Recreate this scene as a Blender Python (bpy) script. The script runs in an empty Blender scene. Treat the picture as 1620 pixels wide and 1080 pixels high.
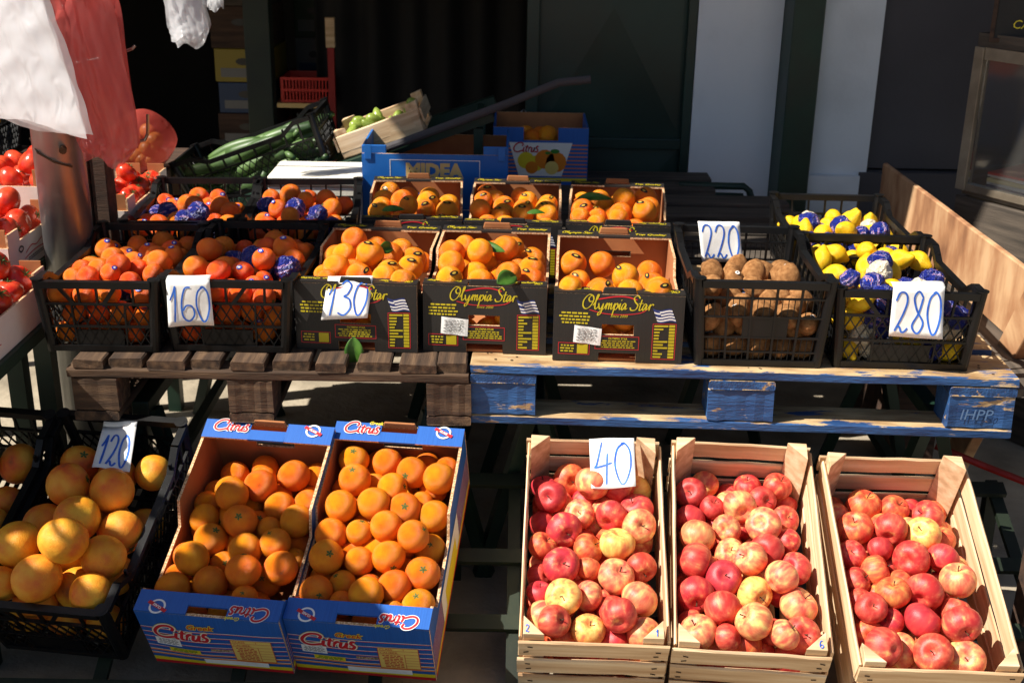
import bpy, math, random
import numpy as np
from mathutils import Vector, Matrix, Quaternion, Euler

# ------------------------------------------------------------------ camera, sky, sun, exposure
SC = bpy.context.scene
COL = SC.collection
F_PX, PITCH, ROLL = 1950.0, math.radians(20.5), math.radians(1.0)
CAM = np.array([0.0, 0.0, 1.6])
_F = np.array([0, math.cos(PITCH), -math.sin(PITCH)])
_R0 = np.array([1.0, 0, 0]); _U0 = np.cross(_R0, _F)
_R = math.cos(ROLL) * _R0 + math.sin(ROLL) * _U0
_U = math.cos(ROLL) * _U0 - math.sin(ROLL) * _R0
cam = bpy.data.cameras.new('camera'); cam.lens = F_PX / 1620 * 36; cam.sensor_width = 36
cam.clip_start = .05; cam.clip_end = 300
cam.dof.use_dof = True; cam.dof.focus_distance = 2.55; cam.dof.aperture_fstop = 7.0
camo = bpy.data.objects.new('camera', cam); COL.objects.link(camo)
camo.matrix_world = Matrix(((_R[0], _U[0], -_F[0], CAM[0]), (_R[1], _U[1], -_F[1], CAM[1]),
                            (_R[2], _U[2], -_F[2], CAM[2]), (0, 0, 0, 1)))
SC.camera = camo
SUN = Vector((-.62, -.20, .76)).normalized()
world = bpy.data.worlds.new('World'); SC.world = world; world.use_nodes = True
wn = world.node_tree.nodes; bg = wn['Background']
sky = wn.new('ShaderNodeTexSky'); sky.sky_type = 'NISHITA'; sky.sun_disc = False
sky.sun_elevation = math.asin(SUN.z); sky.sun_rotation = math.atan2(SUN.x, SUN.y)
world.node_tree.links.new(sky.outputs[0], bg.inputs[0]); bg.inputs[1].default_value = .05
sl = bpy.data.lights.new('sun', 'SUN'); sl.energy = 5.0; sl.angle = math.radians(.53); sl.color = (1, .94, .84)
so = bpy.data.objects.new('sun', sl); COL.objects.link(so)
so.rotation_euler = SUN.to_track_quat('Z', 'Y').to_euler(); so.location = (-6, -3, 8)
SC.view_settings.view_transform = 'Standard'; SC.view_settings.look = 'None'
SC.view_settings.exposure = 0.75; SC.view_settings.gamma = 1.0

def ray(x, y):
    d = _F * F_PX + _R * (x - 810) - _U * (y - 540); return d / np.linalg.norm(d)
def onz(x, y, z):
    d = ray(x, y); return CAM + d * (z - CAM[2]) / d[2]
def ony(x, y, Y):
    d = ray(x, y); return CAM + d * Y / d[1]

rng = random.Random(7)
nrs = np.random.RandomState(11)

# ------------------------------------------------------------------ materials
def lin(r, g, b):
    f = lambda c: c / 12.92 if c <= .04045 else ((c + .055) / 1.055) ** 2.4
    return (f(r / 255), f(g / 255), f(b / 255), 1)
def mat(name, stops, scale=5., detail=4., rough=.5, bump=0., bscale=60., stretch=(1, 1, 1), rnd=0., metal=0., spec=.5,
        sss=0., bdist=.002, rvar=0., trans=0., coat=0., hue=0.):
    m = bpy.data.materials.new(name); m.use_nodes = True
    nt = m.node_tree; N = nt.nodes; L = nt.links; b = N['Principled BSDF']
    if not isinstance(stops, list): stops = [(0, stops)]
    tc = N.new('ShaderNodeTexCoord'); oi = N.new('ShaderNodeObjectInfo')
    mul = N.new('ShaderNodeMath'); mul.operation = 'MULTIPLY'; mul.inputs[1].default_value = 37.0
    L.new(oi.outputs['Random'], mul.inputs[0])
    mp = N.new('ShaderNodeMapping'); mp.inputs['Scale'].default_value = stretch
    add = N.new('ShaderNodeVectorMath'); add.operation = 'ADD'
    L.new(tc.outputs['Object'], mp.inputs['Vector']); L.new(mp.outputs[0], add.inputs[0]); L.new(mul.outputs[0], add.inputs[1])
    col = None
    if len(stops) > 1:
        ns = N.new('ShaderNodeTexNoise'); ns.inputs['Scale'].default_value = scale; ns.inputs['Detail'].default_value = detail
        L.new(add.outputs[0], ns.inputs['Vector'])
        rp = N.new('ShaderNodeValToRGB'); e = rp.color_ramp.elements
        while len(e) < len(stops): e.new(.5)
        for k, (p, c) in enumerate(stops): e[k].position = p; e[k].color = c
        L.new(ns.outputs['Fac'], rp.inputs[0]); col = rp.outputs[0]
        if rvar:
            mr = N.new('ShaderNodeMapRange'); mr.inputs[3].default_value = rough - rvar; mr.inputs[4].default_value = rough + rvar
            L.new(ns.outputs['Fac'], mr.inputs[0]); L.new(mr.outputs[0], b.inputs['Roughness'])
    if rnd or hue:
        hs = N.new('ShaderNodeHueSaturation')
        if rnd:
            mr = N.new('ShaderNodeMapRange'); mr.inputs[3].default_value = 1 - rnd; mr.inputs[4].default_value = 1 + rnd
            L.new(oi.outputs['Random'], mr.inputs[0]); L.new(mr.outputs[0], hs.inputs['Value'])
        if hue:
            w = N.new('ShaderNodeTexWhiteNoise'); w.noise_dimensions = '1D'; L.new(mul.outputs[0], w.inputs['W'])
            mr = N.new('ShaderNodeMapRange'); mr.inputs[3].default_value = .5 - hue; mr.inputs[4].default_value = .5 + hue
            L.new(w.outputs['Value'], mr.inputs[0]); L.new(mr.outputs[0], hs.inputs['Hue'])
        if col is not None: L.new(col, hs.inputs['Color'])
        else: hs.inputs['Color'].default_value = stops[0][1]
        col = hs.outputs[0]
    if col is not None: L.new(col, b.inputs['Base Color'])
    else: b.inputs['Base Color'].default_value = stops[0][1]
    if not rvar: b.inputs['Roughness'].default_value = rough
    b.inputs['Metallic'].default_value = metal; b.inputs['Specular IOR Level'].default_value = spec
    if sss: b.inputs['Subsurface Weight'].default_value = sss; b.inputs['Subsurface Radius'].default_value = (.3, .12, .05); b.inputs['Subsurface Scale'].default_value = .01
    if coat: b.inputs['Coat Weight'].default_value = coat
    if bump:
        n2 = N.new('ShaderNodeTexNoise'); n2.inputs['Scale'].default_value = bscale; n2.inputs['Detail'].default_value = 3
        L.new(add.outputs[0], n2.inputs['Vector'])
        bp = N.new('ShaderNodeBump'); bp.inputs['Strength'].default_value = bump; bp.inputs['Distance'].default_value = bdist
        L.new(n2.outputs['Fac'], bp.inputs['Height']); L.new(bp.outputs[0], b.inputs['Normal'])
    if trans:
        out = N['Material Output']; tr = N.new('ShaderNodeBsdfTranslucent'); mx = N.new('ShaderNodeMixShader'); mx.inputs[0].default_value = trans
        if col is not None: L.new(col, tr.inputs[0])
        else: tr.inputs[0].default_value = stops[0][1]
        L.new(b.outputs[0], mx.inputs[1]); L.new(tr.outputs[0], mx.inputs[2]); L.new(mx.outputs[0], out.inputs[0])
    return m

M = {}
def two(a, b, p=.35, q=.65): return [(p, lin(*a)), (q, lin(*b))]
# fruit (unit-size meshes: object scale is the radius)
M['orange'] = mat('orange_peel', [(.24, lin(196, 106, 18)), (.32, lin(236, 120, 8)), (.65, lin(247, 147, 18)), (.8, lin(248, 164, 36))], 1.6, 5, .38, .45, 30, rnd=.09, hue=.012, spec=.45, sss=.08, bdist=.03)
M['orange_deep'] = mat('orange_peel_deep', [(.24, lin(188, 96, 16)), (.32, lin(232, 114, 4)), (.65, lin(245, 142, 14)), (.8, lin(246, 158, 34))], 1.6, 5, .40, .5, 30, rnd=.09, hue=.012, spec=.45, sss=.08, bdist=.03)
M['mandarin'] = mat('mandarin_peel', [(.3, lin(230, 88, 10)), (.65, lin(242, 117, 22))], 1.6, 5, .38, .45, 28, rnd=.09, hue=.012, spec=.45, sss=.08, bdist=.03)
M['grapefruit'] = mat('grapefruit_peel', [(.22, lin(180, 100, 44)), (.32, lin(226, 112, 40)), (.48, lin(237, 148, 36)), (.68, lin(242, 178, 56))], 1.1, 3, .42, .3, 30, rnd=.06, hue=.012, spec=.4, sss=.06, bdist=.025)
M['lemon'] = mat('lemon_peel', two((242, 186, 14), (250, 206, 30)), 2, 2, .4, .35, 26, rnd=.05, spec=.45, sss=.08, bdist=.03)
M['kiwi'] = mat('kiwi_skin', [(.3, lin(124, 82, 46)), (.55, lin(160, 112, 68)), (.75, lin(180, 134, 88))], 3, 6, .85, .4, 90, rnd=.12, spec=.2, bdist=.02)
M['tomato'] = mat('tomato_skin', two((210, 44, 26), (230, 84, 50)), 1.2, 2, .24, .06, 6, rnd=.08, spec=.5, sss=.08, bdist=.03, coat=.1)
def apple_mat(name, lo, hi, p, q, mid=None):
    st = [(p, lin(*lo)), (q, lin(*hi))] if mid is None else [(p, lin(*lo)), ((p + q) / 2, lin(*mid)), (q, lin(*hi))]
    m = mat(name, st, 1.7, 4, .42, .12, 40, stretch=(1.6, 1.6, .5), rnd=.08, hue=.006, spec=.45, sss=.05, bdist=.015)
    return m
M['apple_r'] = apple_mat('apple_skin_red', (190, 48, 48), (242, 172, 104), .40, .78, (214, 90, 72))
M['apple_d'] = apple_mat('apple_skin_deep_red', (180, 46, 48), (230, 138, 98), .40, .84, (204, 74, 66))
M['apple_p'] = apple_mat('apple_skin_blush', (216, 94, 74), (246, 204, 124), .36, .70, (234, 146, 98))
M['apple_y'] = apple_mat('apple_skin_yellow', (224, 120, 78), (246, 206, 118), .34, .62, (240, 176, 92))
M['apple_o'] = apple_mat('apple_skin_orange', (202, 68, 48), (240, 166, 84), .38, .74, (224, 114, 70))
M['stem'] = mat('fruit_stem', lin(70, 50, 28), rough=.8)
M['calyx'] = mat('fruit_calyx', lin(70, 96, 40), rough=.7)
M['leaf'] = mat('citrus_leaf', two((52, 98, 34), (96, 140, 56)), 30, 3, .35, .3, 60, trans=.25)
M['sticker'] = mat('black_fruit_sticker', lin(22, 22, 20), rough=.35)
M['sticker_gold'] = mat('gold_sticker_print', lin(190, 160, 60), rough=.4)
M['sticker_blue'] = mat('blue_fruit_sticker', lin(30, 60, 170), rough=.35)
M['zucchini'] = mat('zucchini_skin', [(.35, lin(46, 70, 38)), (.6, lin(92, 122, 66))], 8, 6, .45, .2, 60)
M['pepper'] = mat('green_pepper_skin', two((120, 142, 52), (160, 178, 84)), 6, 3, .3)
M['onion'] = mat('onion_skin', two((196, 120, 50), (224, 158, 84)), 4, 3, .4, rnd=.1)
# packaging
M['black_print'] = mat('black_printed_cardboard', [(.3, lin(24, 21, 20)), (.6, lin(38, 34, 31)), (.74, lin(46, 41, 37)), (.80, lin(104, 84, 66))], 9, 9, .55, .35, 1, stretch=(420, 1, 1), bdist=.0006)
M['brown_card'] = mat('brown_cardboard', two((150, 92, 52), (176, 114, 68)), 8, 5, .85, .3, 30, rnd=.05)
M['card_edge'] = mat('corrugated_cut_edge', two((178, 132, 90), (226, 190, 148), .45, .55), 260, 2, .9)
M['blue_print'] = mat('blue_printed_cardboard', [(.3, lin(30, 82, 160)), (.6, lin(40, 100, 184)), (.80, lin(52, 112, 190)), (.84, lin(120, 150, 190))], 7, 8, .45, .25, 1, stretch=(300, 1, 1), bdist=.0005)
M['midblue'] = mat('mid_blue_cardboard', two((18, 96, 178), (26, 110, 192)), 7, 3, .5)
M['white_card'] = mat('white_cardboard', two((222, 206, 196), (238, 226, 216)), 8, 4, .7, .15, 60)
M['paper'] = mat('white_paper', [(.22, lin(206, 196, 180)), (.36, lin(236, 233, 228)), (.6, lin(248, 247, 244))], 22, 6, .8, .25, 120, bdist=.001)
M['ink'] = mat('blue_marker_ink', two((28, 84, 190), (52, 120, 226)), 60, 3, .5)
def flat(n, r, g, b, ro=.5):
    M[n] = mat(n, lin(r, g, b), rough=ro)
flat('p_yellow', 196, 176, 26); flat('p_red', 200, 30, 40); flat('p_white', 236, 232, 226); flat('p_paleyellow', 238, 206, 110)
flat('p_navy', 40, 52, 110); flat('p_stripe', 232, 214, 150); flat('p_blue', 20, 70, 168); flat('p_orange', 232, 130, 20); flat('p_green', 60, 130, 40)
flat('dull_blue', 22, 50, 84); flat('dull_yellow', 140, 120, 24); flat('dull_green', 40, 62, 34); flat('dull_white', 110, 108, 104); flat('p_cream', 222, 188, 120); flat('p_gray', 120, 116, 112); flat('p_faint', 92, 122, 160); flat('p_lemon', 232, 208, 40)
M['black_plastic'] = mat('black_crate_plastic', two((9, 9, 10), (17, 17, 18)), 14, 5, .40, .15, 90, rvar=.12, bdist=.001, spec=.35)
M['blue_plastic_dirty'] = M['black_plastic']
M['red_plastic'] = mat('red_basket_plastic', lin(200, 36, 20), rough=.45)
# wrapped fruit foil
def wrap_mat():
    m = mat('printed_fruit_wrapper', lin(28, 56, 172), rough=.32, bump=.5, bscale=5, bdist=.12, spec=.6)
    nt = m.node_tree; N = nt.nodes; L = nt.links; b = N['Principled BSDF']
    tc = N['Texture Coordinate'] if 'Texture Coordinate' in N else N.new('ShaderNodeTexCoord')
    oi = N.new('ShaderNodeObjectInfo')
    vm = N.new('ShaderNodeVectorMath'); vm.operation = 'ADD'; mu = N.new('ShaderNodeMath'); mu.operation = 'MULTIPLY'; mu.inputs[1].default_value = 19
    L.new(oi.outputs['Random'], mu.inputs[0]); L.new(tc.outputs['Object'], vm.inputs[0]); L.new(mu.outputs[0], vm.inputs[1])
    wv = N.new('ShaderNodeTexWave'); wv.inputs['Scale'].default_value = .62; wv.inputs['Distortion'].default_value = 3.2; wv.inputs['Detail'].default_value = 1; wv.inputs['Detail Scale'].default_value = 1.3
    L.new(vm.outputs[0], wv.inputs['Vector'])
    r1 = N.new('ShaderNodeValToRGB'); e = r1.color_ramp.elements
    e[0].position = 0; e[0].color = lin(26, 40, 128); e[1].position = .70; e[1].color = lin(30, 52, 150)
    for p, c in ((.79, (206, 206, 224)), (.86, (200, 30, 50)), (.91, (200, 30, 50)), (.94, (206, 206, 224)), (.97, (40, 66, 180))):
        k = e.new(p); k.color = lin(*c)
    r1.color_ramp.interpolation = 'CONSTANT'
    L.new(wv.outputs['Fac'], r1.inputs[0])
    ns = N.new('ShaderNodeTexNoise'); ns.inputs['Scale'].default_value = .9; L.new(vm.outputs[0], ns.inputs['Vector'])
    gt = N.new('ShaderNodeMath'); gt.operation = 'GREATER_THAN'; gt.inputs[1].default_value = .53; L.new(ns.outputs['Fac'], gt.inputs[0])
    mx = N.new('ShaderNodeMixRGB'); mx.inputs[1].default_value = lin(26, 38, 124); L.new(gt.outputs[0], mx.inputs[0]); L.new(r1.outputs[0], mx.inputs[2])
    L.new(mx.outputs[0], b.inputs['Base Color'])
    return m
M['wrap'] = wrap_mat()
M['wrap_pale'] = mat('pale_tissue_wrapper', two((214, 196, 166), (240, 228, 204)), 2, 4, .55, .5, 6, bdist=.1)
# wood
M['crate_wood'] = mat('pale_poplar_slat', [(.2, lin(130, 92, 60)), (.32, lin(190, 152, 112)), (.55, lin(220, 188, 148)), (.75, lin(236, 214, 180))], 3, 10, .75, .5, 26, stretch=(1.2, 16, 16), rnd=.09, bdist=.0012)
M['pallet_wood'] = mat('weathered_pallet_wood', [(.3, lin(42, 29, 20)), (.5, lin(74, 54, 38)), (.72, lin(108, 83, 60))], 4, 8, .9, .7, 30, stretch=(1.2, 14, 14), rnd=.12, bdist=.002)
M['dark_wood'] = mat('dark_brown_wood', [(.3, lin(46, 32, 24)), (.6, lin(76, 54, 40)), (.8, lin(96, 70, 52))], 4, 8, .85, .6, 30, stretch=(1.2, 14, 14), rnd=.1, bdist=.002)
M['grey_wood'] = mat('grey_brown_plank', [(.3, lin(52, 46, 40)), (.6, lin(84, 74, 64)), (.8, lin(104, 92, 80))], 4, 8, .85, .5, 30, stretch=(1.2, 14, 14), rnd=.08, bdist=.002)
M['ply'] = mat('stained_plywood', [(.28, lin(104, 64, 42)), (.45, lin(164, 118, 82)), (.6, lin(198, 158, 118)), (.8, lin(214, 180, 142))], 5, 8, .75, .3, 40, stretch=(2.2, .8, 1), bdist=.001)
def blue_paint():
    m = mat('worn_blue_pallet_paint', two((22, 54, 100), (44, 88, 142)), 6, 4, .6, .8, 45, stretch=(1, 5, 5), bdist=.003)
    nt = m.node_tree; N = nt.nodes; L = nt.links; b = N['Principled BSDF']
    src = b.inputs['Base Color'].links[0].from_socket
    tc = N.new('ShaderNodeTexCoord'); ge = N.new('ShaderNodeNewGeometry'); sx = N.new('ShaderNodeSeparateXYZ'); L.new(ge.outputs['Normal'], sx.inputs[0])
    mp = N.new('ShaderNodeMapping'); mp.inputs['Scale'].default_value = (2.2, 9, 9)
    oi = N.new('ShaderNodeObjectInfo'); mu = N.new('ShaderNodeMath'); mu.operation = 'MULTIPLY'; mu.inputs[1].default_value = 11; L.new(oi.outputs['Random'], mu.inputs[0])
    ad = N.new('ShaderNodeVectorMath'); ad.operation = 'ADD'; L.new(tc.outputs['Object'], mp.inputs[0]); L.new(mp.outputs[0], ad.inputs[0]); L.new(mu.outputs[0], ad.inputs[1])
    ns = N.new('ShaderNodeTexNoise'); ns.inputs['Scale'].default_value = 3.5; ns.inputs['Detail'].default_value = 9; ns.inputs['Roughness'].default_value = .65; L.new(ad.outputs[0], ns.inputs['Vector'])
    mz = N.new('ShaderNodeMath'); mz.operation = 'MULTIPLY_ADD'; mz.inputs[1].default_value = .20; L.new(sx.outputs['Z'], mz.inputs[0]); L.new(ns.outputs['Fac'], mz.inputs[2])
    rp = N.new('ShaderNodeValToRGB'); e = rp.color_ramp.elements; e[0].position = .60; e[0].color = (0, 0, 0, 1); e[1].position = .64; e[1].color = (1, 1, 1, 1); L.new(mz.outputs[0], rp.inputs[0])
    n2 = N.new('ShaderNodeTexNoise'); n2.inputs['Scale'].default_value = 4; n2.inputs['Detail'].default_value = 6; L.new(ad.outputs[0], n2.inputs['Vector'])
    r2 = N.new('ShaderNodeValToRGB'); e = r2.color_ramp.elements; e[0].position = .35; e[0].color = lin(150, 116, 78); e[1].position = .65; e[1].color = lin(206, 178, 134); L.new(n2.outputs['Fac'], r2.inputs[0])
    mx = N.new('ShaderNodeMixRGB'); L.new(rp.outputs[0], mx.inputs[0]); L.new(src, mx.inputs[1]); L.new(r2.outputs[0], mx.inputs[2]); L.new(mx.outputs[0], b.inputs['Base Color'])
    return m
M['blue_paint'] = blue_paint()
# metal, walls, ground
M['green_metal'] = mat('dark_green_painted_metal', two((16, 40, 30), (26, 56, 42)), 7, 5, .5, .15, 60, rvar=.12)
M['green_rack'] = mat('olive_green_painted_steel', two((16, 27, 17), (28, 40, 24)), 8, 5, .6, .2, 60)
M['door_green'] = mat('green_sheet_steel', two((16, 40, 35), (26, 54, 47)), 3, 5, .42, .1, 30, rvar=.1)
M['galv'] = mat('galvanised_steel', [(.3, lin(128, 130, 132)), (.7, lin(170, 172, 172))], 7, 6, .38, .1, 40, metal=.75, rvar=.1)
M['alu'] = mat('aged_aluminium', two((128, 116, 100), (160, 148, 130)), 12, 5, .45, metal=.5)
M['wire'] = mat('steel_wire', lin(150, 150, 150), rough=.3, metal=.9)
M['brass'] = mat('brass_padlock', lin(190, 150, 70), rough=.35, metal=.8)
M['red_metal'] = mat('red_painted_metal', two((140, 22, 18), (168, 34, 26)), 8, 4, .5)
M['plaster'] = mat('white_plaster', [(.25, lin(184, 188, 190)), (.5, lin(226, 230, 234)), (.8, lin(238, 240, 242))], 1.6, 8, .9, .5, 50, bdist=.002)
M['grey_wall'] = mat('dark_grey_plaster', [(.3, lin(66, 63, 66)), (.7, lin(82, 79, 82))], 2, 8, .9, .6, 70, bdist=.002)
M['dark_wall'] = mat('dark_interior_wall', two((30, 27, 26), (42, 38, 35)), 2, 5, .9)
M['ground'] = mat('dusty_concrete', [(.3, lin(126, 116, 100)), (.55, lin(160, 148, 128)), (.75, lin(182, 170, 150))], 5, 10, .95, .8, 40, bdist=.006)
M['roof'] = mat('roof_boards', two((60, 54, 48), (80, 72, 64)), 3, 4, .9)
M['foam'] = mat('white_foam', two((226, 220, 204), (240, 236, 224)), 20, 3, .7, .2, 120)
M['red_cover'] = mat('red_magazine_cover', lin(204, 30, 28), rough=.3)
M['board_black'] = mat('black_chalk_board', two((22, 21, 20), (34, 32, 30)), 8, 4, .7)
def bag_mat(name, c, tr, ro=.3, crease=15):
    m = bpy.data.materials.new(name); m.use_nodes = True; nt = m.node_tree; N = nt.nodes; L = nt.links; b = N['Principled BSDF']
    b.inputs['Base Color'].default_value = c; b.inputs['Roughness'].default_value = ro
    tl = N.new('ShaderNodeBsdfTranslucent'); tl.inputs[0].default_value = c
    tp = N.new('ShaderNodeBsdfTransparent'); tp.inputs[0].default_value = (1, 1, 1, 1)
    m1 = N.new('ShaderNodeMixShader'); m1.inputs[0].default_value = .55; m2 = N.new('ShaderNodeMixShader'); m2.inputs[0].default_value = tr
    tc = N.new('ShaderNodeTexCoord'); mp = N.new('ShaderNodeMapping'); mp.inputs['Scale'].default_value = (1.2, 1, .8); L.new(tc.outputs['Object'], mp.inputs[0])
    n = N.new('ShaderNodeTexNoise'); n.inputs['Scale'].default_value = 9; n.inputs['Detail'].default_value = 3; L.new(mp.outputs[0], n.inputs['Vector'])
    n.noise_type = 'RIDGED_MULTIFRACTAL'; n.normalize = True; n.inputs['Scale'].default_value = crease * .55; n.inputs['Detail'].default_value = 4; n.inputs['Distortion'].default_value = .8
    bp = N.new('ShaderNodeBump'); bp.inputs['Strength'].default_value = .75; bp.inputs['Distance'].default_value = .012; L.new(n.outputs['Fac'], bp.inputs['Height'])
    L.new(bp.outputs[0], b.inputs['Normal']); L.new(bp.outputs[0], tl.inputs['Normal'])
    L.new(b.outputs[0], m1.inputs[1]); L.new(tl.outputs[0], m1.inputs[2]); L.new(m1.outputs[0], m2.inputs[1]); L.new(tp.outputs[0], m2.inputs[2]); L.new(m2.outputs[0], N['Material Output'].inputs[0])
    return m
M['white_bag'] = bag_mat('white_plastic_bag', lin(240, 241, 244), .34, .14, 34)
M['red_bag'] = bag_mat('red_plastic_bag', lin(222, 112, 106), .38, .14, 34)
M['net'] = bag_mat('red_net_sack', lin(196, 84, 74), .42, .8, 30)
def glass_mat():
    m = bpy.data.materials.new('showcase_glass'); m.use_nodes = True; nt = m.node_tree; N = nt.nodes; L = nt.links
    g = N.new('ShaderNodeBsdfGlossy'); g.inputs['Roughness'].default_value = .06; t = N.new('ShaderNodeBsdfTransparent'); x = N.new('ShaderNodeMixShader')
    d = N.new('ShaderNodeBsdfDiffuse'); d.inputs[0].default_value = (.5, .48, .45, 1); y = N.new('ShaderNodeMixShader'); y.inputs[0].default_value = .06
    f = N.new('ShaderNodeFresnel'); f.inputs[0].default_value = 1.5
    L.new(f.outputs[0], x.inputs[0]); L.new(t.outputs[0], x.inputs[1]); L.new(g.outputs[0], x.inputs[2]); L.new(x.outputs[0], y.inputs[1]); L.new(d.outputs[0], y.inputs[2]); L.new(y.outputs[0], N['Material Output'].inputs[0])
    return m
M['glass'] = glass_mat()

# ------------------------------------------------------------------ mesh builder
class MB:
    def __init__(s): s.v = []; s.f = []; s.m = []
    def poly(s, pts, mi=0):
        n = len(s.v); s.v += [tuple(p) for p in pts]; s.f.append(tuple(range(n, n + len(pts)))); s.m.append(mi); return s
    def hexa(s, p, mi=0):     # 8 points: bottom 4 ccw, top 4 ccw
        n = len(s.v); s.v += [tuple(q) for q in p]
        for f in ((3, 2, 1, 0), (4, 5, 6, 7), (0, 1, 5, 4), (1, 2, 6, 5), (2, 3, 7, 6), (3, 0, 4, 7)):
            s.f.append(tuple(n + i for i in f)); s.m.append(mi)
        return s
    def box(s, x0, x1, y0, y1, z0, z1, mi=0):
        return s.hexa([(x0, y0, z0), (x1, y0, z0), (x1, y1, z0), (x0, y1, z0), (x0, y0, z1), (x1, y0, z1), (x1, y1, z1), (x0, y1, z1)], mi)
    def bar(s, a, b, w, t, up=(0, 0, 1), mi=0):   # rectangular bar between two points
        a = Vector(a); b = Vector(b); d = (b - a).normalized(); u = Vector(up); x = d.cross(u)
        if x.length < 1e-5: x = d.cross(Vector((1, 0, 0)))
        x.normalize(); y = x.cross(d).normalized(); x *= w / 2; y *= t / 2
        return s.hexa([a - x - y, a + x - y, b + x - y, b - x - y, a - x + y, a + x + y, b + x + y, b - x + y], mi)
    def tube(s, pts, r, n=8, caps=True, mi=0):
        pts = [Vector(p) for p in pts]; rs = r if isinstance(r, (list, tuple)) else [r] * len(pts); base = len(s.v); ref = None
        for i, p in enumerate(pts):
            d = (pts[min(i + 1, len(pts) - 1)] - pts[max(i - 1, 0)]).normalized()
            if ref is None:
                ref = d.orthogonal().normalized()
            ref = (ref - d * ref.dot(d)).normalized(); q = d.cross(ref)
            for k in range(n):
                a = 2 * math.pi * k / n; s.v.append(tuple(p + (ref * math.cos(a) + q * math.sin(a)) * rs[i]))
        for i in range(len(pts) - 1):
            for k in range(n):
                a = base + i * n + k; b = base + i * n + (k + 1) % n; s.f.append((a, b, b + n, a + n)); s.m.append(mi)
        if caps:
            s.f.append(tuple(base + k for k in reversed(range(n)))); s.m.append(mi)
            s.f.append(tuple(base + (len(pts) - 1) * n + k for k in range(n))); s.m.append(mi)
        return s
    def prism(s, poly, a, b, mi=0, mis=None):   # extrude polygon: a(p) and b(p) map 2D to the two end faces
        n = len(poly); base = len(s.v); s.v += [tuple(a(p)) for p in poly] + [tuple(b(p)) for p in poly]
        s.f.append(tuple(base + i for i in range(n))); s.m.append(mi); s.f.append(tuple(base + n + i for i in reversed(range(n)))); s.m.append(mi if mis is None else mis[0])
        for i in range(n):
            j = (i + 1) % n; s.f.append((base + i, base + n + i, base + n + j, base + j)); s.m.append(mi if mis is None else mis[1])
        return s
    def grid(s, fn, nu, nv, mi=0, thick=0.):
        base = len(s.v)
        for j in range(nv + 1):
            for i in range(nu + 1): s.v.append(tuple(fn(i / nu, j / nv)))
        for j in range(nv):
            for i in range(nu):
                a = base + j * (nu + 1) + i; s.f.append((a, a + 1, a + nu + 2, a + nu + 1)); s.m.append(mi)
        return s
    def mesh(s, name, mats, smooth=False):
        me = bpy.data.meshes.new(name); me.from_pydata(s.v, [], s.f)
        for m in (mats if isinstance(mats, (list, tuple)) else [mats]): me.materials.append(M[m] if isinstance(m, str) else m)
        me.polygons.foreach_set('material_index', s.m)
        if smooth: me.polygons.foreach_set('use_smooth', [True] * len(s.f))
        me.update(); return me
    def build(s, name, mats, parent=None, loc=(0, 0, 0), rot=(0, 0, 0), smooth=False, bevel=0., solid=0.):
        return add(name, s.mesh(name, mats, smooth), parent, loc, rot, bevel=bevel, solid=solid)
def add(name, me, parent=None, loc=(0, 0, 0), rot=(0, 0, 0), scale=1., bevel=0., solid=0.):
    o = bpy.data.objects.new(name, me); COL.objects.link(o); o.parent = parent; o.location = loc
    if isinstance(rot, Quaternion): o.rotation_mode = 'QUATERNION'; o.rotation_quaternion = rot
    else: o.rotation_euler = rot
    o.scale = (scale,) * 3 if not isinstance(scale, (tuple, list)) else scale
    if solid:
        m = o.modifiers.new('thickness', 'SOLIDIFY'); m.thickness = solid; m.offset = 0
    if bevel:
        m = o.modifiers.new('bevel', 'BEVEL'); m.width = bevel; m.segments = 2; m.limit_method = 'ANGLE'
    return o
def tag(o, label, cat, group=None):
    o['label'] = label; o['category'] = cat
    if group: o['group'] = group
    return o
def thing(name, label, cat, group=None, loc=(0, 0, 0), rot=(0, 0, 0)):
    o = bpy.data.objects.new(name, None); COL.objects.link(o); o.location = loc; o.rotation_euler = rot; o.empty_display_size = .05
    return tag(o, label, cat, group)
def struct(o, kind='structure'): o['kind'] = kind; return o
_pm = {}
def plank(L, W, T, seed=0, jit=.0012, ch=.003):     # worn board: x length (centred), y width, z thickness (0..T)
    key = (round(L, 3), round(W, 3), round(T, 3), seed)
    if key in _pm: return _pm[key]
    r = random.Random(seed * 7 + 1); b = MB(); n = 7
    sec = [(-W / 2 + ch, 0), (W / 2 - ch, 0), (W / 2, ch), (W / 2, T - ch), (W / 2 - ch, T), (-W / 2 + ch, T), (-W / 2, T - ch), (-W / 2, ch)]
    for i in range(n + 1):
        x = -L / 2 + L * i / n; dy = r.uniform(-jit, jit); dz = r.uniform(-jit, jit) * .5
        for (y, z) in sec: b.v.append((x + (r.uniform(-1, 1) * jit if i in (0, n) else 0), y + dy + r.uniform(-jit, jit) * .6, z + dz + r.uniform(-jit, jit) * .3))
    for i in range(n):
        for k in range(8):
            a = i * 8 + k; c = i * 8 + (k + 1) % 8; b.f.append((a, c, c + 8, a + 8)); b.m.append(0)
    b.f.append(tuple(range(7, -1, -1))); b.m.append(0); b.f.append(tuple(n * 8 + k for k in range(8))); b.m.append(0)
    _pm[key] = b; return b
_pmm = {}
def board(name, L, W, T, m, parent, loc, rot=(0, 0, 0), seed=0, jit=.0012):
    k = (round(L, 3), round(W, 3), round(T, 3), seed % 4, m)
    if k not in _pmm: _pmm[k] = plank(L, W, T, seed % 4, jit).mesh(name, m)
    return add(name, _pmm[k], parent, loc, rot)

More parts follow.
